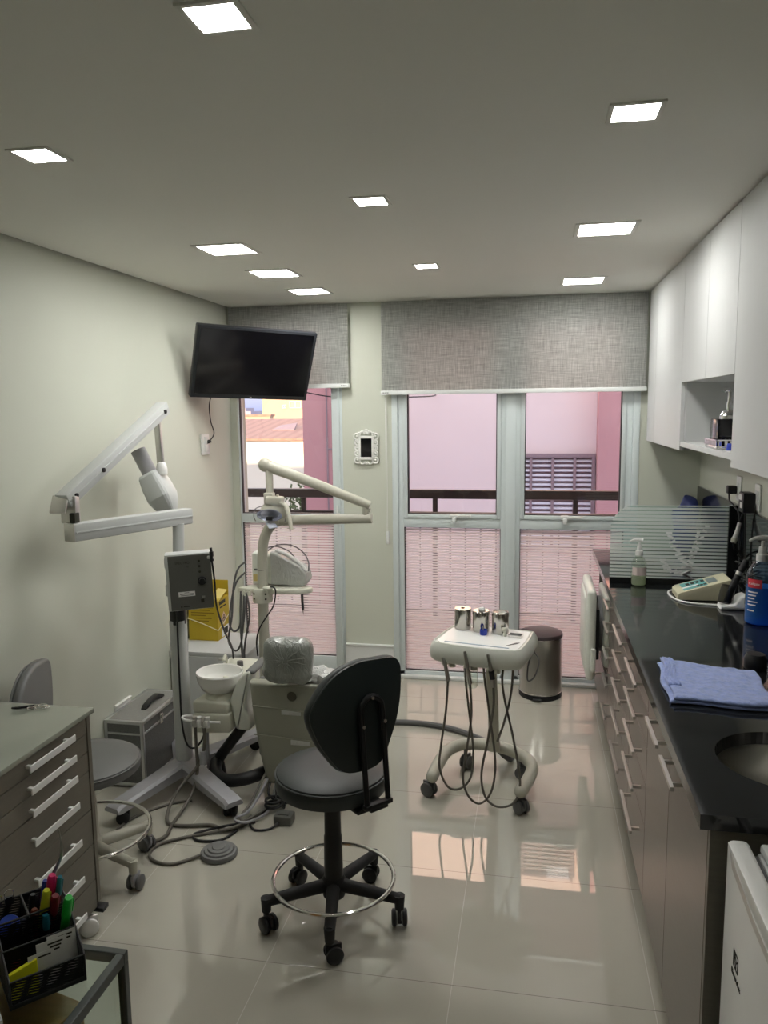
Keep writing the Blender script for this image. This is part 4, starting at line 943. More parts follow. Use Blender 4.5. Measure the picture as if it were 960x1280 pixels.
# ------------------------------------------------------------------ dental x-ray stand
PX, PY = -1.625, 3.32
t = thing('xray_stand', 'mobile dental x-ray stand with folded arm, grey control box and cross base', 'x-ray machine', (PX, PY, 0))
def xleg(tip, wt=.095, we=.085):
    a = V((PX, PY, 0)); b = V((tip[0], tip[1], 0)); d = (b-a).normalized(); n = V((-d.y, d.x, 0)); Ln = (b-a).length
    P = [(0,.058,.155),(Ln*.45,.115-.02,.12),(Ln,.070,.085)]
    m = MB(); bm = m.bm; rows = []
    for s_, zb, zt in [(0,.075,.135),(Ln*.5,.068,.115),(Ln-.02,.062,.098),(Ln,.066,.088)]:
        w = wt+(we-wt)*s_/Ln; e = .012
        sec = [(-w/2,zb),(w/2,zb),(w/2,zt-e),(w/2-e,zt),(-w/2+e,zt),(-w/2,zt-e)]
        rows.append([bm.verts.new(a+d*s_+n*q+V((0,0,z))) for q, z in sec])
    for r0, r1 in zip(rows, rows[1:]):
        for k in range(6): bm.faces.new((r0[k], r0[(k+1)%6], r1[(k+1)%6], r1[k]))
    bm.faces.new(rows[0][::-1]); bm.faces.new(rows[-1])
    lo = link('leg', m, 'xgrey', t, sharp=.4)
    c = b-d*.045
    caster(lo, c.x, c.y, .066, 'blackmatt', .028, math.atan2(d.y, d.x)+2.3, 'black')
    return lo
for tip in ((-1.765,2.895), (-1.262,3.035), (-1.40,3.80), (-1.86,3.74)): xleg(tip)
link('pole', MB().prism([(PX+.036*x,PY+.036*y,.09) for x,y in ((-1,-.5),(-.5,-1),(.5,-1),(1,-.5),(1,.5),(.5,1),(-.5,1),(-1,.5))], (0,0,.72)), 'lightgrey', t, sharp=1.0)
link('collar', MB().cyl((PX,PY,.79),(PX,PY,.865),.037,.037,24,.003), 'black', t)
link('upper_pole', MB().cyl((PX+.005,PY,.86),(PX+.015,PY+.02,1.262),.026,.026,24), 'lightgrey', t)
# control box
Rb = rotm(0, -math.radians(2), math.radians(24)) ; Cb = V((-1.515, 3.235, 1.022))
def bp(x, y, z): return Cb+Rb @ V((x,y,z))
bx_ = link('control_box', MB().obox(bp(-.004,.0,.0), (.196,.085,.255), Rb, .004), 'lightgrey', t)
link('front_panel', MB().obox(bp(.004,-.0435,-.002), (.186,.004,.246), Rb, .001), 'panel', bx_, smooth=False)
xd, ud = Rb @ V((1,0,0)), Rb @ V((0,0,1))
text('panel_text', 'SPECTRO', .015, 'ink', bx_, bp(-.028,-.0462,.088), xd, ud); text('panel_text', '70', .012, 'ink', bx_, bp(-.008,-.0462,.070), xd, ud)
for z in (.092, .068, .043): link('indicator', MB().lathe_axis([(0,0),(.0055,0),(.005,.003),(0,.003)], bp(.045,-.0455,z), Rb @ V((0,-1,0)), 14), 'ink', bx_)
link('knob', MB().lathe_axis([(0,0),(.020,0),(.019,.006),(.013,.008),(.012,.018),(0,.018)], bp(.052,-.0455,.002), Rb @ V((0,-1,0)), 28), 'black', bx_)
link('sticker', MB().obox(bp(-.018,-.046,-.053), (.072,.001,.022), Rb), 'paper', bx_, smooth=False)
mk = MB(); 
for i, w in enumerate((.02,.06,.055)): mk.obox(bp(-.018,-.0467,-.047-.006*i), (w,.0004,.002), Rb)
mk.obox(bp(-.045,-.0462,-.110), (.008,.0008,.008), rotm(0,.78,0)).obox(bp(-.022,-.0462,-.110), (.028,.0008,.004), Rb).obox(bp(.048,-.0462,-.09), (.014,.0008,.016), Rb)
link('small_print', mk, 'ink', bx_, smooth=False)
link('switch', MB().obox(bp(.053,-.047,-.072), (.014,.004,.008), Rb, .001), 'satin', bx_)
link('mount_clamp', MB().box(-1.66, 3.275, .93, -1.58, 3.36, .985, .005).box(-1.66, 3.275, 1.06, -1.58, 3.36, 1.11, .005), 'lightgrey', t)
sw = link('hand_switch', MB().tube([(-1.402,3.215,1.175),(-1.400,3.215,1.155)], .006, 10, 0).tube([(-1.400,3.215,1.158),(-1.399,3.215,1.115)], .0095, 12, 0), 'black', t)
link('switch_cord', MB().tube([(-1.399,3.215,1.118),(-1.392,3.22,1.02),(-1.40,3.25,.90),(-1.43,3.40,.74),(-1.475,3.58,.62),(-1.50,3.66,.56),(-1.505,3.68,.50)], .0045, 8), 'black', sw)
link('switch_hook', MB().box(-1.42, 3.21, 1.125, -1.39, 3.225, 1.137, .002), 'satin', sw)
link('box_cord', MB().tube([(-1.47,3.25,.905),(-1.53,3.24,.885),(-1.59,3.25,.885),(-1.60,3.262,.84),(-1.605,3.268,.70),(-1.607,3.27,.50),(-1.604,3.268,.33),(-1.575,3.25,.235),(-1.53,3.24,.225),(-1.485,3.23,.28),(-1.47,3.22,.34)], .0045, 8), 'black', t)
# arms
def beam(name, a, b, w, h, m='lightgrey', par=None):
    a, b = V(a), V(b); d = (b-a).normalized(); s_ = d.cross(V((0,0,1))).normalized(); u_ = s_.cross(d)
    mb = MB().obox((a+b)/2, (w, (b-a).length, h), Matrix((s_, d, u_)).transposed(), .006)
    mb.obox((a+b)/2, (w+.004, (b-a).length*.985, h*.12), Matrix((s_, d, u_)).transposed(), .001)
    return link(name, mb, m, par or t)
A0, A1 = (-1.595, 3.42, 1.288), (-1.815, 2.80, 1.300)
la = beam('lower_arm', A0, A1, .058, .072)
d_ = (V(A1)-V(A0)).normalized()
link('end_cap', MB().obox(V(A1)+d_*.002, (.060,.006,.074), Matrix((d_.cross(V((0,0,1))), d_, V((0,0,1)))).transposed(), .002), 'satin', la)
E0, E1_ = V((-1.838, 2.80, 1.425)), V((-1.750, 3.53, 1.795))
ua = beam('upper_arm', E0, E1_, .060, .060)
link('elbow_bracket', MB().box(-1.862, 2.815, 1.335, -1.795, 2.85, 1.445, .004), 'satin', t)
link('elbow_clip', MB().box(-1.815, 2.800, 1.338, -1.790, 2.835, 1.378, .003), 'ink', t)
link('elbow_plate', MB().obox((-1.845,2.785,1.415), (.066,.012,.075), rotm(-.5,0,.1), .003), 'satin', ua)
for p in ((E0.lerp(E1_,.06)), (E0.lerp(E1_,.30)), (E0.lerp(E1_,.95))): link('bolt', MB().lathe_axis([(0,0),(.010,0),(.010,.006),(.005,.008),(0,.008)], p+V((.030,-.004,-.002)), (1,-.15,0), 12), 'black', ua)
# tube head under the arm tip
ty = 3.50
link('yoke', MB().prism([(-1.785,ty-.012,1.725),(-1.757,ty-.012,1.735),(-1.748,ty-.012,1.535),(-1.778,ty-.012,1.53)], (0,.022,0), .002), 'satin', t)
link('swivel', MB().lathe([(0,1.475),(.026,1.475),(.027,1.50),(.022,1.525),(.012,1.535),(0,1.535)], (-1.760,ty,0), 20), 'whitep', t)
hd_a, hd_b = V((-1.822, ty, 1.480)), V((-1.722, ty, 1.285)); dh = (hd_b-hd_a).normalized(); sh_ = V((0,1,0)); uh = dh.cross(sh_)
hm = MB(); bm = hm.bm; rows = []
for s_, w, h in ((0,.050,.045),(.012,.060,.052),(.07,.068,.060),(.13,.070,.062),(.17,.058,.052),(.205,.036,.034),(.215,.028,.028)):
    rows.append([bm.verts.new(hd_a+dh*s_+sh_*w*math.copysign(abs(math.cos(q))**.5, math.cos(q))+uh*h*math.copysign(abs(math.sin(q))**.5, math.sin(q))) for q in [2*PI*k/20+.157 for k in range(20)]])
for r0, r1 in zip(rows, rows[1:]):
    for k in range(20): bm.faces.new((r0[k], r0[(k+1)%20], r1[(k+1)%20], r1[k]))
bm.faces.new(rows[0][::-1]); bm.faces.new(rows[-1])
hd = link('tube_head', hm, 'lightgrey', t, sharp=.3)
link('housing_seam', MB().tube([hd_a+dh*.012+uh*-.053-sh_*.01, hd_a+dh*.07+uh*-.0605-sh_*.01, hd_a+dh*.13+uh*-.0625-sh_*.01, hd_a+dh*.19+uh*-.044-sh_*.01], .0015, 6, 4), 'satin', hd)
link('cone', MB().cyl(hd_a-dh*.125+uh*.0, hd_a+dh*.01, .036, .036, 28), mat('grey_cone', (.30,.30,.31), .4), hd)

# ------------------------------------------------------------------ aluminium case
t = thing('aluminium_case', 'silver aluminium flight case with dark panels and black top handle on the floor', 'case', (-1.88, 3.46, 0))
KX0, KX1, KY0, KY1, KZ = -1.986, -1.787, 3.235, 3.66, .332
link('panel', MB().box(KX0+.004, KY0+.004, .012, KX1-.004, KY1-.004, KZ-.004), 'casetex', t, smooth=False)
link('top_panel', MB().box(KX0+.012, KY0+.012, KZ-.004, KX1-.012, KY1-.012, KZ-.001), 'casetop', t, smooth=False)
ed = MB(); e_ = .016
for x in (KX0, KX1-e_):
    for y in (KY0, KY1-e_): ed.box(x, y, .01, x+e_, y+e_, KZ, .002)
for z in (.01, KZ-e_, KZ-.068):
    hh = e_ if z != KZ-.068 else .010
    for x in (KX0, KX1-e_): ed.box(x, KY0+e_, z, x+e_, KY1-e_, z+hh, .0015)
    for y in (KY0, KY1-e_): ed.box(KX0+e_, y, z, KX1-e_, y+e_, z+hh, .0015)
link('edge_trim', ed, 'alu', t)
link('handle', MB().prism([(-1.875,3.385,KZ+.003),(-1.875,3.40,KZ+.016),(-1.875,3.47,KZ+.030),(-1.875,3.53,KZ+.030),(-1.875,3.575,KZ+.012),(-1.875,3.58,KZ-.001),(-1.875,3.55,KZ-.001),(-1.875,3.52,KZ+.012),(-1.875,3.44,KZ+.012),(-1.875,3.41,KZ-.001),(-1.875,3.385,KZ-.001)], (.030,0,0), .004), 'black', t)
lt = link('latch', MB().box(KX1-.002, 3.40, KZ-.075, KX1+.006, 3.43, KZ-.025, .002), 'chrome', t)
link('lock', MB().lathe_axis([(0,0),(.011,0),(.010,.008),(0,.010)], (KX1+.004,3.415,KZ-.035), (1,0,0), 14), 'chrome', lt)
for x in (KX0+.02, KX1-.02):
    for y in (KY0+.02, KY1-.02): link('foot', MB().cyl((x,y,0),(x,y,.012),.010,None,10), 'black', t)
ob = thing('wall_bracket', 'small white metal bracket on the wall just behind the aluminium case', 'bracket', (-1.985, 3.41, .33))
link('plate', MB().box(-1.99, 3.34, .30, -1.984, 3.49, .36, .001), 'whitep', ob); link('lip', MB().box(-1.986, 3.34, .352, -1.976, 3.49, .358, .001), 'whitep', ob)

# ------------------------------------------------------------------ low white cabinet and sharps box
t = thing('low_cabinet', 'low white cabinet in the corner under the yellow sharps box', 'cabinet', (-1.76, 4.13, 0))
WX = -1.545
link('body', MB().box(-1.985, 3.95, .06, WX, 4.33, .428, .002), 'laminate', t, smooth=False)
link('top', MB().box(-1.988, 3.94, .428, WX+.008, 4.34, .45, .002), 'laminate', t)
link('door', MB().box(-1.982, 3.938, .065, WX-.004, 3.95, .424, .001), 'laminate', t, smooth=False)
link('plinth', MB().box(-1.975, 3.97, 0, WX-.02, 4.31, .06), 'laminate', t, smooth=False)
t = thing('sharps_box', 'yellow cardboard sharps box tied with cream cord on the low white cabinet', 'box', (-1.87, 4.25, .45))
SX0, SX1, SY0, SY1, SZ0, SZ1 = -1.965, -1.785, 4.15, 4.325, .451, .700
link('carton', MB().box(SX0, SY0, SZ0, SX1, SY1, SZ1-.015, .002), 'yellowbox', t, smooth=False)
link('rear_flap', MB().box(SX0, SY1-.004, SZ1-.02, SX1, SY1, SZ1+.075), 'yellowbox', t, smooth=False)
link('top_flap', MB().prism([(SX0,SY0,SZ1-.015),(SX1,SY0,SZ1-.015),(SX1,SY1-.02,SZ1+.012),(SX0,SY1-.02,SZ1+.012)], (0,0,.003)), 'yellowbox', t, smooth=False)
link('torn_flap', MB().prism([(SX1-.05,SY0+.01,SZ1-.012),(SX1+.004,SY0+.005,SZ1-.02),(SX1+.002,SY1-.03,SZ1+.022),(SX1-.05,SY1-.04,SZ1+.03)], (.001,0,.003)), mat('torn_card', (.62,.50,.16), .7), t, smooth=False)
mk = MB()
for i, (a, b) in enumerate(((.1,.85),(.15,.75),(.1,.9),(.1,.6),(.25,.8),(.1,.7))): mk.box(SX0+.18*a, SY0-.0008, .645-i*.016, SX0+.18*b, SY0, .651-i*.016)
mk
link('printed_block', mk, mat('ochre_print', (.24,.16,.01), .7), t, smooth=False)
sd = MB().box(SX1, SY0+.03, .655, SX1+.0008, SY0+.12, .675).box(SX1, SY0+.04, .685-.05, SX1+.0008, SY0+.13, .643)
link('side_print', sd, 'ink', t, smooth=False)
cyb, czb, rb = SY0+.09, .565, .042
link('warning_diamond', MB().prism([(SX1+.0004,cyb-rb,czb),(SX1+.0004,cyb,czb-rb),(SX1+.0004,cyb+rb,czb),(SX1+.0004,cyb,czb+rb)], (.0006,0,0)), mat('pale_pink_print', (.70,.50,.36), .7), t, smooth=False)
bh = MB()
for k in range(3):
    a = PI/2+k*2*PI/3; bh.tube([(SX1+.0015, cyb+.011*math.cos(a)+.010*math.cos(a+q), czb+.011*math.sin(a)+.010*math.sin(a+q)) for q in [.5+i*.53 for i in range(-5, 5)]], .0016, 6, 0)
bh.tube([(SX1+.0015, cyb+.006*math.cos(q), czb+.006*math.sin(q)) for q in [i*.524 for i in range(12)]], .0012, 6, 0, True)
link('warning_symbol', bh, 'ink', t)
link('side_sticker', MB().box(SX1, SY0+.055, .458, SX1+.001, SY1-.01, .515), 'paper', t, smooth=False)
link('sticker_print', MB().box(SX1+.0008, SY0+.085, .466, SX1+.0016, SY1-.03, .506), 'ink', t, smooth=False)
link('cord', MB().tube([(SX0-.003,SY0-.004,.582),(SX0+.09,SY0-.004,.552),(SX1+.003,SY0-.004,.515),(SX1+.004,SY0+.09,.545),(SX1+.003,SY1+.003,.578),(SX0-.003,SY1+.003,.582)], .003, 8, 0, True), 'rope', t)

# ------------------------------------------------------------------ dental light post
LX, LY = -1.452, 4.0
t = thing('dental_light', 'cream dental lamp on a bent post with two arms and a small tray ring', 'dental lamp', (LX, LY, 0))
po = MB().tube([(LX,LY,0),(LX,LY,.3),(LX,LY,.78)], .029, 20, 2)
po.tube([(LX,LY,.78),(LX+.003,LY,.92),(LX+.006,LY,1.0),(LX+.018,LY,1.08),(LX+.05,LY,1.145),(LX+.095,LY,1.18),(LX+.14,LY,1.19)], .0275, 20, 6)
link('post', po, 'beige', t); link('post_joint', MB().ring((LX,LY,.915), .0275, .002, 32, 6), 'greyp', t)
link('floor_plate', MB().lathe([(0,0),(.10,0),(.10,.012),(.05,.03),(0,.03)], (LX,LY,0), 28), 'beige', t)
link('lower_arm', MB().tube([(LX+.10,LY,1.185),(-1.10,LY,1.196),(-.835,LY,1.205)], .0265, 20, 2).cyl((LX+.085,LY-.03,1.183),(LX+.085,LY+.03,1.183),.03,None,20), 'beige', t)
link('joint_pin', MB().cyl((-.868,LY,1.21),(-.868,LY,1.275),.018,None,18), 'beige', t)
ar = MB().tube([(-.845,LY,1.272),(-1.10,LY-.02,1.375),(-1.395,LY-.05,1.488)], lambda q: .023+.008*q, 20, 2).ell((-1.398,LY-.05,1.489), (.037,.037,.037))
ar.cyl((-.880,LY,1.262),(-.842,LY,1.246),.012,None,12)
link('upper_arm', ar, 'beige', t)
lh = link('drop_tube', MB().tube([(-1.378,LY-.05,1.475),(-1.372,LY-.06,1.40),(-1.370,LY-.07,1.33)], .0195, 16, 2).box(-1.395,LY-.10,1.285,-1.345,LY-.05,1.345,.006), 'beige', t)
link('clamp_screw', MB().lathe_axis([(0,0),(.011,0),(.011,.006),(.006,.007),(0,.006)], (-1.372,LY-.10,1.315), (0,-1,0), 16), 'greyp', lh)
link('lamp_body', MB().obox((-1.335,LY-.09,1.305), (.09,.06,.045), rotm(0,.05,0), .01, 3).ell((-1.345,LY-.075,1.25), (.075,.045,.05)).cyl((-1.32,LY-.09,1.325),(-1.32,LY-.09,1.338),.007,None,10), 'beige', t)
dish = MB()
dish.lathe_axis([(.0,.0),(.03,.003),(.055,.012),(.068,.028),(.070,.030),(.066,.031),(.052,.016),(.0,.006)], (0,0,0), (0,-1,0), 32)
for v in dish.bm.verts: v.co = rotm(.35,0,0) @ V((v.co.x, v.co.y, v.co.z*.52)) + V((-1.350, LY-.115, 1.243))
link('reflector', dish, 'lampglass', t)
link('bulb_shade', MB().box(-1.366,LY-.155,1.208,-1.330,LY-.13,1.228,.004), 'black', t)
link('glass_shield', MB().prism([(-1.372,LY-.14,1.192),(-1.325,LY-.14,1.192),(-1.298,LY-.165,1.174),(-1.345,LY-.165,1.165)], (0,0,.003)), 'lampglass', t, smooth=False)
link('lamp_handle', MB().tube([(-1.30,LY-.11,1.292),(-1.265,LY-.13,1.285),(-1.245,LY-.15,1.25),(-1.228,LY-.17,1.19),(-1.222,LY-.175,1.165)], lambda q: .0125-.002*q, 12, 5), 'beige', t)
gw = MB()
for s_ in (-1, 1): gw.tube([(-1.35+s_*.055,LY-.09,1.275),(-1.35+s_*.085,LY-.12,1.262),(-1.35+s_*.088,LY-.135,1.225),(-1.35+s_*.08,LY-.13,1.20)], .0025, 6, 4)
link('guard_wire', gw, 'greyp', t)
# ring clamp and tray on the post
cl = MB().lathe([(.030,.735),(.052,.735),(.055,.745),(.055,.80),(.050,.812),(.030,.812)], (LX,LY,0), 32)
link('ring_clamp', cl, 'cream', t)
for a in (-2.2, -.95):
    for z in (.760, .788): link('bolt', MB().lathe_axis([(0,0),(.0055,0),(.0055,.003),(0,.003)], (LX+.0545*math.cos(a), LY+.0545*math.sin(a), z), (math.cos(a), math.sin(a), 0), 10), 'ink', t)
tp = [(LX-.12,LY-.02),(LX-.125,LY+.02),(LX-.05,LY+.10),(LX+.05,LY+.14),(LX+.17,LY+.13),(LX+.255,LY+.07),(LX+.27,LY+.03),(LX+.22,LY-.015),(LX+.12,LY-.035),(LX+.05,LY-.035)]
link('tray', MB().prism([(x,y,.785) for x,y in [(p.x,p.y) for p in catmull([V((a,b,0)) for a,b in tp], 4, True)]], (0,0,.028), .006), 'cream', t)
for k in range(3): link('hose_holder', MB().lathe([(.010,.775),(.013,.775),(.013,.80),(.010,.80),(.010,.775)], (LX-.105+.02*k,LY-.035,0), 14), 'cream', t)
# ultrasonic scaler on the tray, wrapped in plastic
t = thing('ultrasonic_scaler', 'white ultrasonic scaler wrapped in clear plastic on the tray behind the lamp post', 'dental device', (-1.38, 4.09, .813))
link('housing', MB().prism([(-1.535,4.06,.815),(-1.245,4.06,.815),(-1.225,4.06,.845),(-1.225,4.06,.875),(-1.262,4.06,.912),(-1.40,4.06,.985),(-1.52,4.06,1.0),(-1.535,4.06,.985)], (0,.10,0), .016, 3), 'offwhite', t)
wr = MB().prism([(-1.42,4.045,.816),(-1.235,4.045,.816),(-1.215,4.045,.845),(-1.217,4.045,.885),(-1.255,4.045,.926),(-1.40,4.045,1.0),(-1.42,4.045,1.0)], (0,.12,0), .014, 3)
bmesh.ops.subdivide_edges(wr.bm, edges=list(wr.bm.edges), cuts=2, use_grid_fill=True); wr.wobble(.006, 40, 2)
link('plastic_cover', wr, 'clearwrap', t, sharp=.35)
link('top_handle', MB().tube([(-1.40,4.09,1.0),(-1.35,4.08,.992),(-1.27,4.075,.945),(-1.225,4.07,.895)], .012, 12, 5), 'whitep', t)
link('yellow_sticker', MB().box(-1.525,4.058,.835,-1.49,4.0605,.875), mat('pale_yellow_sticker', (.62,.50,.20), .6), t, smooth=False)
link('grey_sticker', MB().box(-1.52,4.058,.895,-1.492,4.0605,.905), 'greyp', t, smooth=False)
link('cord', MB().tube([(-1.45,4.10,1.0),(-1.40,4.12,1.03),(-1.32,4.12,1.03),(-1.25,4.10,1.0),(-1.212,4.08,.95),(-1.205,4.06,.90)], .0035, 8).tube([(-1.50,4.11,1.0),(-1.42,4.13,1.02),(-1.34,4.12,1.0),(-1.30,4.11,.965)], .0035, 8), 'greyp', t)
link('thin_black_cord', MB().tube([(-1.385,3.935,.833),(-1.362,3.92,.836),(-1.348,3.915,.815),(-1.36,3.91,.74),(-1.40,3.92,.68),(-1.455,3.94,.60),(-1.478,3.95,.52),(-1.475,3.955,.44)], .004, 8), 'black', t)
link('cable_plug', MB().ell((-1.40,3.94,.826), (.03,.022,.012), None, 16, 10), 'cream', t)
for k, P in enumerate(([(-1.54,3.98,.90),(-1.585,3.96,.85),(-1.615,3.95,.74),(-1.63,3.95,.62),(-1.605,3.95,.575),(-1.57,3.95,.61),(-1.565,3.95,.70),(-1.56,3.955,.80)],
                       [(-1.535,3.98,.96),(-1.575,3.96,.92),(-1.60,3.95,.82),(-1.615,3.95,.66),(-1.64,3.95,.52),(-1.60,3.95,.465),(-1.565,3.95,.52),(-1.55,3.95,.66),(-1.545,3.96,.78)],
                       [(-1.557,3.96,.80),(-1.56,3.94,.68),(-1.562,3.94,.55),(-1.55,3.93,.44),(-1.545,3.92,.36)],
                       [(-1.535,3.96,.80),(-1.515,3.945,.74),(-1.51,3.94,.66),(-1.53,3.94,.57),(-1.545,3.935,.47),(-1.542,3.925,.37)],
                       [(-1.545,3.965,.79),(-1.535,3.94,.70),(-1.55,3.94,.60),(-1.56,3.935,.50),(-1.548,3.925,.40),(-1.540,3.92,.35)])):
    link('hose', MB().tube(P, .0055, 8), 'greyp', t)
t = thing('hanging_handpiece', 'slim grey handpiece hanging below the tray edge in front of the window', 'handpiece', (-1.245, 4.05, .66))
link('grip', MB().tube([(-1.243,4.05,.784),(-1.243,4.05,.74),(-1.240,4.05,.685)], lambda q: .008-.001*q, 10, 2), 'greyp', t); link('tip', MB().cyl((-1.240,4.05,.688),(-1.238,4.05,.655),.004,.0015,8), 'steel', t)

# ------------------------------------------------------------------ spittoon unit
t = thing('spittoon_unit', 'dental spittoon with white round bowl on a cream body and dark curved arm', 'spittoon', (-1.47, 3.40, 0))
SBX, SBY = -1.455, 3.38
link('bowl', MB().lathe([(.03,.455),(.055,.452),(.085,.470),(.103,.505),(.109,.535),(.112,.545),(.109,.552),(.104,.548),(.097,.515),(.075,.485),(.04,.472),(0,.468)], (SBX,SBY,0), 48), 'ceramic', t)
link('neck', MB().lathe([(.075,.428),(.07,.445),(.06,.458),(0,.458)], (SBX,SBY,0), 32), 'cream', t)
up = MB().prism([(-1.56,3.29,.372),(-1.38,3.29,.372),(-1.36,3.47,.372),(-1.54,3.47,.372)], (0,0,.058), .012, 3)
link('upper_body', up, 'cream', t)
link('lower_body', MB().prism([(-1.56,3.285,.275),(-1.375,3.285,.285),(-1.36,3.48,.30),(-1.54,3.48,.28)], (0,0,.095), .01, 3), 'cream', t)
link('rear_body', MB().prism([(-1.385,3.40,.36),(-1.345,3.40,.36),(-1.375,3.70,.40),(-1.53,3.70,.40),(-1.54,3.50,.40)], (0,0,.115), .012, 3), 'cream', t)
fa = link('water_spout', MB().tube([(-1.475,3.52,.51),(-1.475,3.515,.575),(-1.472,3.49,.588),(-1.468,3.465,.575)], .006, 10, 5), 'cream', t)
link('spout_lever', MB().cyl((-1.52,3.53,.555),(-1.49,3.53,.558),.006,.008,10), 'satin', t); link('valve_knob', MB().lathe([(0,.51),(.016,.51),(.015,.535),(0,.538)], (-1.43,3.58,0), 16), 'greyp', t)
arm = MB().tube([(-1.33,3.44,.31),(-1.37,3.42,.255),(-1.42,3.40,.19),(-1.47,3.38,.12),(-1.485,3.37,.085)], .026, 14, 6)
link('support_arm', arm, 'black', t)
link('curved_foot', MB().tube([(-1.485,3.375,.10),(-1.455,3.29,.085),(-1.38,3.225,.085),(-1.29,3.225,.098),(-1.225,3.28,.105),(-1.20,3.35,.10)], .030, 14, 6).cyl((-1.485,3.375,0),(-1.485,3.375,.10),.05,.035,20), 'black', t)
link('drain_pipe', MB().tube([(-1.505,3.32,.285),(-1.505,3.32,.18),(-1.505,3.325,.09)], .009, 10, 3), 'xgrey', t)
hb = link('hose_rail', MB().tube([(-1.56,3.285,.36),(-1.585,3.24,.372),(-1.562,3.225,.362),(-1.47,3.222,.362),(-1.395,3.225,.362)], .006, 10, 4), 'whitep', t)
for x, m_ in ((-1.517,'satin'), (-1.474,'satin'), (-1.495,'whitep'), (-1.455,'whitep')):
    link('hose_clip', MB().cyl((x,3.222,.385),(x,3.222,.335),.012,.010,12).obox((x,3.212,.36),(.016,.014,.024),None,.003), m_, hb)
def hose(name, P, r, lab=None, cat=None, m='hose', parent=None, **k):
    o = link(name, MB().tube(P, r, 10, 7), m, parent)
    if lab: tag(o, lab, cat)
    return o
hose('suction_hose', [(-1.517,3.222,.345),(-1.515,3.22,.25),(-1.505,3.20,.14),(-1.508,3.15,.06),(-1.515,3.05,.02),(-1.515,2.95,.008),(-1.50,2.86,.008),(-1.53,2.81,.008),(-1.60,2.79,.008)], .0075, parent=t)
hose('suction_hose', [(-1.474,3.222,.345),(-1.475,3.22,.25),(-1.50,3.20,.16),(-1.555,3.12,.09),(-1.565,3.02,.035),(-1.535,2.955,.009),(-1.46,2.945,.009),(-1.35,2.97,.009),(-1.27,2.945,.009),(-1.215,2.99,.009),(-1.20,3.07,.009)], .0075, parent=t)
link('hose_valve', MB().tube([(-1.478,3.21,.225),(-1.480,3.205,.165)], .014, 12, 0), 'xgrey', t)
# cables on the floor
hose('floor_cable', [(-1.70,2.80,.006),(-1.73,2.88,.006),(-1.70,3.00,.006),(-1.60,3.12,.006),(-1.52,3.16,.006)], .006, 'thin grey cable arching on the floor behind the beige stool base', 'cable')
hose('floor_cable', [(-1.22,2.955,.006),(-1.26,2.87,.006),(-1.35,2.85,.006),(-1.39,2.89,.006),(-1.34,2.93,.010),(-1.25,2.96,.024),(-1.17,3.03,.006)], .0055, 'black looped cable on the floor in front of the x-ray stand foot', 'cable', 'black')
pd = thing('foot_pedal', 'round grey ribbed foot pedal with its cable on the tiled floor', 'foot pedal', (-1.228, 2.775, 0))
link('disc', MB().lathe([(0,0),(.070,0),(.074,.004),(.074,.014),(.070,.020),(.060,.021),(.057,.027),(.045,.028),(.042,.033),(.028,.034),(.025,.038),(.012,.039),(0,.039)], (-1.228,2.775,0), 44), mat('pedal_grey', (.17,.17,.165), .5), pd)
hose('cable', [(-1.29,2.745,.012),(-1.33,2.71,.007),(-1.385,2.67,.007),(-1.45,2.675,.007),(-1.50,2.715,.007),(-1.50,2.79,.007),(-1.42,2.86,.007),(-1.33,2.91,.007),(-1.24,2.945,.020),(-1.19,3.01,.022),(-1.17,3.09,.007)], .0065, m='hose', parent=pd)
cb2 = thing('bundled_cables', 'bundle of grey and black cables tumbling behind the x-ray foot beside the dental chair', 'cable', (-1.17, 3.10, 0))
for P, m_ in (([(-1.19,3.27,.13),(-1.20,3.20,.10),(-1.215,3.10,.05),(-1.23,3.03,.03),(-1.205,2.99,.028),(-1.165,3.06,.03),(-1.16,3.14,.012)], 'hose'), ([(-1.18,3.29,.12),(-1.19,3.17,.07),(-1.21,3.06,.035),(-1.245,2.99,.035),(-1.19,2.975,.032),(-1.145,3.05,.024),(-1.14,3.12,.012)], 'xgrey'), ([(-1.17,3.28,.10),(-1.165,3.2,.05),(-1.10,3.2,.012),(-1.07,3.24,.008),(-1.12,3.28,.008)], 'black')):
    link('cable', MB().tube(P, .006, 8), m_, cb2)
ad = thing('foot_switch', 'black cable coil and grey switch box on the floor beside the stool column', 'switch', (-1.10, 3.10, 0))
link('coil', MB().tube([(-1.125+.042*math.cos(a)*(1-.01*a), 3.165+.042*math.sin(a), .008+.0035*a) for a in [k*.5 for k in range(26)]], .007, 8, 2), 'black', ad)
link('switch_box', MB().box(-1.085, 3.025, 0, -1.005, 3.09, .042, .006).box(-1.07, 3.04, .042, -1.02, 3.075, .047, .002), 'panel', ad)
link('cable', MB().tube([(-1.06,3.025,.015),(-1.09,2.985,.006),(-1.15,2.97,.006),(-1.19,3.03,.006),(-1.165,3.11,.006),(-1.14,3.15,.012)], .005, 8).tube([(-1.12,3.17,.04),(-1.135,3.22,.07),(-1.155,3.27,.12)], .005, 8), 'black', ad)

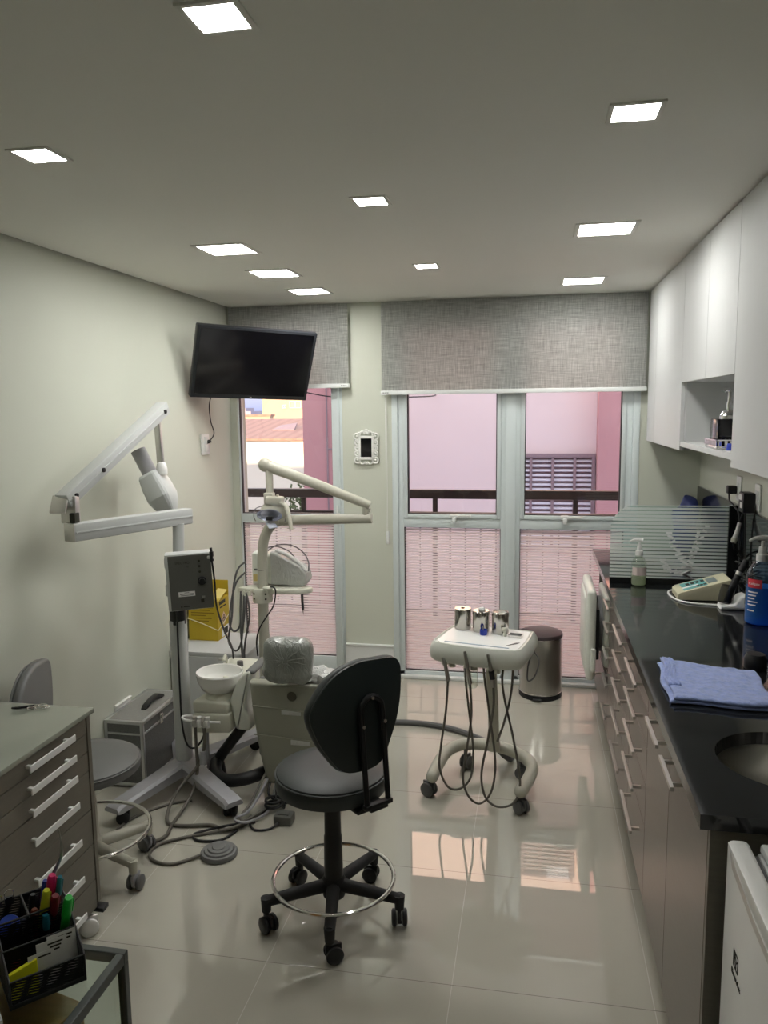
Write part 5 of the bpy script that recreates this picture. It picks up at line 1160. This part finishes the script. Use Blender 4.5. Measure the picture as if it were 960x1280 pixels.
# ------------------------------------------------------------------ dental chair (seen from behind)
t = thing('dental_chair', 'grey green dental chair seen from behind with plastic wrapped headrest', 'dental chair', (-1.05, 3.5, 0))
link('base_plate', MB().prism([(-1.16,3.235,.0),(-.80,3.235,.0),(-.76,3.4,0),(-.76,3.9,.0),(-1.20,3.9,.0),(-1.20,3.4,0)], (0,0,.035), .012, 3), 'lightgrey', t)
link('lift_column', MB().box(-1.13, 3.45, .035, -.83, 3.72, .28, .03, 3), 'beige', t)
bk_ = [(-1.258,3.24,.555),(-1.245,3.24,.40),(-1.215,3.24,.20),(-1.185,3.24,.075),(-.795,3.24,.075),(-.775,3.24,.20),(-.76,3.24,.40),(-.755,3.24,.555)]
bc = MB().prism(bk_, (0,.07,0), .018, 3)
link('back_cover', bc, 'backcover', t)
for z in (.435, .30): link('cover_crease', MB().tube([(-1.243+.05*(.435-z),3.2385,z+.012),(-1.10,3.2375,z+.004),(-.95,3.2375,z-.004),(-.80,3.2385,z+.004)], .0035, 8, 4), 'backcover', t)
for x, z in ((-1.06,.425),(-1.02,.285)): link('tape_strip', MB().box(x-.045, 3.2365, z-.012, x+.045, 3.2395, z+.012, .001), 'clearwrap', t)
link('badge', MB().lathe_axis([(0,0),(.022,0),(.021,.002),(0,.002)], (-1.055,3.2395,.50), (0,-1,0), 24), mat('dark_olive', (.09,.085,.06), .5), t)
link('back_cushion', MB().box(-1.25, 3.31, .16, -.76, 3.37, .55, .025, 3), 'vinyl_grey', t)
link('seat_cushion', MB().box(-1.24, 3.36, .27, -.77, 3.76, .365, .035, 3), 'vinyl_grey', t)
link('leg_rest', MB().obox((-1.0, 3.93, .20), (.40, .50, .08), rotm(-.62,0,0), .03, 3), 'vinyl_grey', t)
hr = MB().obox((-1.055, 3.205, .682), (.222,.11,.205), rotm(-.10,.03,.05), .06, 6)
bmesh.ops.subdivide_edges(hr.bm, edges=[e for e in hr.bm.edges if e.calc_length() > .03], cuts=5, use_grid_fill=True)
hr.wobble(.006, 22, 4)
h_ = link('headrest', hr, 'wrap', t, sharp=.9)
kn = MB()
random.seed(5)
hc = V((-1.055, 3.143, .690))
for k in range(16):
    a = 2*PI*k/16+random.random()*.3; R1 = .07+.03*random.random()
    kn.tube([hc+V((.006*math.cos(a),.002,.006*math.sin(a))), hc+V((R1*.5*math.cos(a+.1),.005,R1*.5*math.sin(a+.1))), hc+V((R1*math.cos(a),.010,R1*math.sin(a)))], lambda q: .0046-.0034*q, 6, 3)
link('gathered_folds', kn, 'wrap', h_)
link('headrest_bar', MB().box(-1.08, 3.25, .50, -1.03, 3.265, .62, .003), 'satin', t)
cp = MB().obox((-.93,3.31,.575), (.24,.10,.05), rotm(0,.08,0), .015, 2)
bmesh.ops.subdivide_edges(cp.bm, edges=list(cp.bm.edges), cuts=6, use_grid_fill=True); cp.wobble(.030, 22, 9)
link('loose_plastic', cp, 'clearwrap', t, sharp=.35)
ap = [(-1.272,3.30,.575),(-1.30,3.30,.575),(-1.335,3.30,.535),(-1.372,3.30,.455),(-1.375,3.30,.42),(-1.355,3.30,.315),(-1.34,3.30,.298),(-1.285,3.30,.30),(-1.275,3.30,.34),(-1.30,3.30,.42),(-1.283,3.30,.50)]
link('armrest', MB().prism([(p.x,p.y,p.z) for p in catmull([V(p) for p in ap], 4, True)], (0,.10,0), .014, 3), 'offwhite', t)
link('armrest_pad', MB().box(-1.30, 3.31, .565, -1.255, 3.52, .585, .009, 3), 'vinyl_grey', t)

# ------------------------------------------------------------------ instrument cart
t = thing('instrument_cart', 'white dental instrument cart with hanging hoses on a curved tube base with casters', 'cart', (-.21, 3.5, 0))
base = [(-.440,3.375,.105),(-.425,3.50,.112),(-.400,3.62,.118),(-.345,3.705,.118),(-.25,3.735,.118),(-.14,3.71,.118),(-.05,3.645,.118),(.0,3.565,.118),(.008,3.49,.115),(-.01,3.40,.110),(-.040,3.30,.105)]
link('base_tube', MB().tube(base, .0285, 18, 5).ell(base[0], (.0285,)*3).ell(base[-1], (.0285,)*3), 'beige', t)
for x, y, a in ((-.448,3.395,2.6), (-.045,3.315,-.9), (-.315,3.70,1.1), (-.045,3.64,-.4)): caster(t, x, y, .105, 'greyp', .033, a, 'greyp')
link('column', MB().prism([(-.195,3.665,.11),(-.145,3.665,.11),(-.145,3.70,.11),(-.195,3.70,.11)], (-.02,-.12,.56), .006), 'beige', t)
th = math.radians(-13); eu, ev = V((math.cos(th), math.sin(th), 0)), V((-math.sin(th), math.cos(th), 0)); TC = V((-.21, 3.42, 0))
def tpnt(a, b, z): return TC+eu*a+ev*b+V((0,0,z))
out_ = [(-.19,-.155),(.0,-.178),(.19,-.155),(.215,-.06),(.205,.13),(.17,.165),(-.165,.165),(-.20,.13),(-.212,-.06)]
oc = [(p.x,p.y) for p in catmull([V((a,b,0)) for a,b in out_], 4, True)]
hb_ = MB(); bm = hb_.bm; rows = []
for z, s_ in ((.672,.86),(.676,.93),(.690,.98),(.712,1.0),(.735,.985),(.752,.95),(.762,.925),(.764,.90),(.756,.875)):
    rows.append([bm.verts.new(tpnt(a*s_, b*s_, z+.10*0-.06*(b*s_-.0)*-1*.25)) for a, b in oc])
for r0, r1 in zip(rows, rows[1:]):
    for k in range(len(oc)): bm.faces.new((r0[k], r0[(k+1)%len(oc)], r1[(k+1)%len(oc)], r1[k]))
bm.faces.new(rows[0][::-1]); bm.faces.new(rows[-1])
link('tray_head', hb_, 'offwhite', t, sharp=.7)
def trz(b): return .015*b
Rt = Matrix((eu, ev, V((0,0,1)))).transposed()
link('tray_mat', MB().prism([tpnt(a*.86, b*.86+.005, .757+trz(b)) for a, b in oc], (0,0,.003)), 'whitep', t, smooth=False)
link('front_groove', MB().obox(tpnt(0,-.118,.759), (.29,.008,.003), Rt, .001), mat('pale_blue_line', (.45,.52,.60), .4), t)
link('side_recess', MB().prism([tpnt(.125,-.09,.760), tpnt(.165,-.045,.760), tpnt(.170,-.03,.760), tpnt(.155,-.035,.760)], (0,0,.0012)), 'greyp', t, smooth=False)
link('under_box', MB().obox(tpnt(.01,.04,.655), (.22,.18,.04), Rt, .01), 'beige', t)
link('side_handle', MB().tube([tpnt(.20,.10,.69), tpnt(.235,.06,.66), tpnt(.225,.02,.60), tpnt(.20,.0,.585), tpnt(.19,.04,.63), tpnt(.195,.08,.68)], .0035, 8, 5), 'greyp', t)
HX = [(-.130,-.155), (-.028,-.16), (.075,-.16)]
for k, (a, b) in enumerate(HX):
    hk = link('holder', MB().lathe([(.010,.650),(.016,.650),(.018,.664),(.014,.678),(.010,.678),(.010,.650)], tpnt(a+.022,b+.03,0), 18).obox(tpnt(a,b+.01,.672), (.026,.05,.014), Rt, .004), 'cream', t)
    hp = link('handpiece', MB().tube([tpnt(a-.006,b-.016,.742 if k else .70), tpnt(a+.004,b-.020,.700 if k else .68), tpnt(a+.012,b-.018,.65), tpnt(a+.018,b-.012,.60)], lambda q: .0065+.0035*q, 12, 5), 'steel', t)
    if k == 2: link('grip_sleeve', MB().tube([tpnt(a+.009,b-.019,.672), tpnt(a+.015,b-.016,.635)], .0115, 12, 0), 'black', hp)
def tp2(a, b, z): return tuple(tpnt(a, b, z))
for P in ([tp2(-.112,-.167,.60),tp2(-.125,-.16,.45),tp2(-.155,-.14,.28),tp2(-.165,-.13,.17),tp2(-.13,-.12,.085),tp2(-.08,-.10,.075),tp2(-.035,-.08,.13),tp2(-.030,-.06,.25),tp2(-.06,-.03,.42),tp2(-.09,.0,.60),tp2(-.09,.02,.66)],
          [tp2(-.010,-.172,.60),tp2(-.008,-.16,.45),tp2(-.035,-.14,.28),tp2(-.055,-.13,.14),tp2(-.03,-.12,.055),tp2(.02,-.11,.03),tp2(.065,-.09,.09),tp2(.075,-.07,.22),tp2(.035,-.03,.42),tp2(.0,.0,.60),tp2(.0,.02,.66)],
          [tp2(.093,-.172,.60),tp2(.09,-.16,.50),tp2(.06,-.14,.34),tp2(.03,-.13,.18),tp2(.045,-.12,.07),tp2(.10,-.11,.03),tp2(.17,-.10,.06),tp2(.19,-.08,.15),tp2(.15,-.05,.33),tp2(.10,-.02,.50),tp2(.085,.0,.58),tp2(.09,.02,.66)],
          [tp2(.13,.02,.66),tp2(.13,-.02,.52),tp2(.10,-.03,.38),tp2(.075,-.04,.30)]):
    link('hose', MB().tube(P, .0052, 8, 7), 'hose', t)
link('water_bottle', MB().lathe([(0,.52),(.026,.52),(.030,.53),(.030,.61),(.016,.64),(.014,.66)], tpnt(-.06,.0,0), 24), 'bottle', t)
# jars and little things on the tray
def jar(a, b, lab, top, h=.096, r=.038):
    c_ = tpnt(a, b, 0); z0 = .7605+trz(b)
    t = thing('instrument_jar', lab, 'jar', (c_.x, c_.y, z0), 'steel jars on the instrument cart')
    link('canister', MB().lathe([(0,z0),(r-.002,z0),(r,z0+.003),(r,z0+h-.016),(0,z0+h-.016)], (c_.x,c_.y,0), 32), 'jarsteel', t)
    link('lid', MB().lathe([(0,z0+h-.017),(r+.0015,z0+h-.017),(r+.0015,z0+h-.003),(r-.001,z0+h),(0,z0+h+.0005)], (c_.x,c_.y,0), 32), 'jarsteel', t)
    if top == 'slot': link('slot', MB().cyl((c_.x,c_.y,z0+h),(c_.x,c_.y,z0+h+.0018),.009,None,14), 'ink', t)
    if top == 'cotton': link('cotton', MB().ell((c_.x+.004,c_.y,z0+h+.005),(.017,.015,.011), None, 14, 8).wobble(.003, 60), 'paper', t)
    if top == 'rim': link('inner_rim', MB().ring((c_.x,c_.y,z0+h+.001), r-.004, .0025, 32, 8), 'steel', t)
jar(-.130, .095, 'steel jar with a small hole in its lid, leftmost on the instrument cart', 'slot')
jar(-.040, .085, 'steel jar topped with white cotton, middle one on the instrument cart', 'cotton')
jar(.050, .088, 'steel jar with a plain recessed lid, rightmost on the instrument cart', 'rim')
c_ = tpnt(-.012, .032, 0); z0 = .7607
t = thing('blue_cup', 'tiny dark blue plastic cup in front of the steel jars', 'cup', (c_.x, c_.y, z0)); 
link('cup', MB().lathe([(0,z0),(.015,z0),(.016,z0+.003),(.017,z0+.024),(.0145,z0+.024),(.0135,z0+.006),(0,z0+.005)], (c_.x,c_.y,0), 24), 'bluecup', t)
link('bur', MB().cyl((c_.x,c_.y,z0+.006),(c_.x-.004,c_.y,z0+.042),.002,None,8), 'steel', t)
c_ = tpnt(.083, .045, 0)
t = thing('cream_block', 'small cream plastic piece beside the rightmost steel jar', 'dental piece', (c_.x, c_.y, .761))
link('stem', MB().cyl((c_.x,c_.y,.761),(c_.x,c_.y,.782),.008,None,14), 'cream', t); link('head', MB().obox((c_.x-.003,c_.y,.791),(.022,.016,.018),Rt,.004), 'cream', t)
c_ = tpnt(.130, .055, 0)
t = thing('metal_dish', 'small rectangular metal dish with dark inside at the right of the cart tray', 'dish', (c_.x, c_.y, .761))
dm = MB(); 
dm.obox((c_.x,c_.y,.7625),(.060,.042,.003),Rt)
for sx_, sy_, dx_, dy_ in ((.060,.003,0,.0195),(.060,.003,0,-.0195),(.003,.036,.0285,0),(.003,.036,-.0285,0)): dm.obox(c_+eu*dx_+ev*dy_+V((0,0,.767)),(sx_,sy_,.008),Rt)
link('dish_body', dm, 'chrome', t, smooth=False); link('dish_inside', MB().obox((c_.x,c_.y,.7645),(.054,.036,.002),Rt), 'greyp', t, smooth=False)

# ------------------------------------------------------------------ bin and floor hose
bx, by = .055, 4.795
t = thing('waste_bin', 'round brushed steel waste bin with dark lid in front of the double window', 'bin', (bx, by, 0))
link('drum', MB().lathe([(.126,.03),(.128,.032),(.128,.375),(.126,.378),(0,.378)], (bx,by,0), 56), 'steel', t)
link('foot_ring', MB().lathe([(0,0),(.128,0),(.131,.004),(.131,.024),(.129,.03),(0,.03)], (bx,by,0), 56), 'black', t)
link('bottom_band', MB().ring((bx,by,.036), .1285, .003, 56, 8), 'chrome', t)
ld = link('lid', MB().lathe([(.130,.378),(.132,.381),(.132,.396),(.128,.402),(.10,.412),(.05,.419),(0,.421)], (bx,by,0), 56), mat('dark_plum_lid', (.055,.042,.045), .3), t)
link('lid_band', MB().ring((bx,by,.380), .1315, .002, 56, 8), 'chrome', ld)
link('foot_lever', MB().obox((bx-.02,by-.142,.016), (.05,.035,.008), None, .003), 'black', t)
hose('supply_hose', [(-1.02,4.12,.016),(-.85,4.16,.016),(-.66,4.19,.016),(-.48,4.16,.016),(-.33,4.08,.016),(-.20,3.97,.016),(-.11,3.86,.018),(-.10,3.78,.03),(-.14,3.755,.07),(-.19,3.72,.15),(-.188,3.69,.22)], .0155, 'thick grey supply hose running over the floor from the chair to the cart', 'hose', 'greyp')
# ------------------------------------------------------------------ light from the place, sky and camera
sun = bpy.data.lights.new('sun', 'SUN'); sun.energy = 10; sun.color = (1, .69, .41); sun.angle = .01
so = bpy.data.objects.new('sun', sun); COL.objects.link(so)
so.rotation_euler = V((.28, .93, -.155)).to_track_quat('-Z', 'Y').to_euler()
w = bpy.data.worlds.new('sky'); sc.world = w; w.use_nodes = True
nt = w.node_tree; nt.nodes.clear(); wo = nt.nodes.new('ShaderNodeOutputWorld'); bg = nt.nodes.new('ShaderNodeBackground')
tc = nt.nodes.new('ShaderNodeTexCoord'); sp = nt.nodes.new('ShaderNodeSeparateXYZ'); nt.links.new(tc.outputs['Generated'], sp.inputs[0])
cr = nt.nodes.new('ShaderNodeValToRGB'); nt.links.new(sp.outputs[2], cr.inputs[0])
e = cr.color_ramp.elements; e[0].position = 0; e[0].color = (.26,.27,.42,1); e[1].position = 1; e[1].color = (.64,.67,.86,1)
k = cr.color_ramp.elements.new(.10); k.color = (.86,.76,.74,1)
nt.links.new(cr.outputs[0], bg.inputs[0]); bg.inputs[1].default_value = 2.5; nt.links.new(bg.outputs[0], wo.inputs[0])

cam = bpy.data.cameras.new('camera'); co = bpy.data.objects.new('camera', cam); COL.objects.link(co)
cam.sensor_fit = 'VERTICAL'; cam.sensor_height = 36; cam.lens = 36*980.12/1280; cam.clip_start = .02; cam.clip_end = 400
yaw, pit, rol = .190121627, .130716716, -.0118825274
fwd = V((-math.sin(yaw)*math.cos(pit), math.cos(yaw)*math.cos(pit), -math.sin(pit))); rt = V((math.cos(yaw), math.sin(yaw), 0)); up = rt.cross(fwd)
r2 = math.cos(rol)*rt+math.sin(rol)*up; u2 = -math.sin(rol)*rt+math.cos(rol)*up
mw = Matrix((r2, u2, -fwd)).transposed().to_4x4(); mw.translation = V((0, 0, 1.775)); co.matrix_world = mw
sc.camera = co
sc.cycles.transparent_max_bounces = 32
vs = sc.view_settings; vs.view_transform = 'Standard'; vs.look = 'None'; vs.exposure = .16; vs.gamma = 1; vs.use_curve_mapping = False
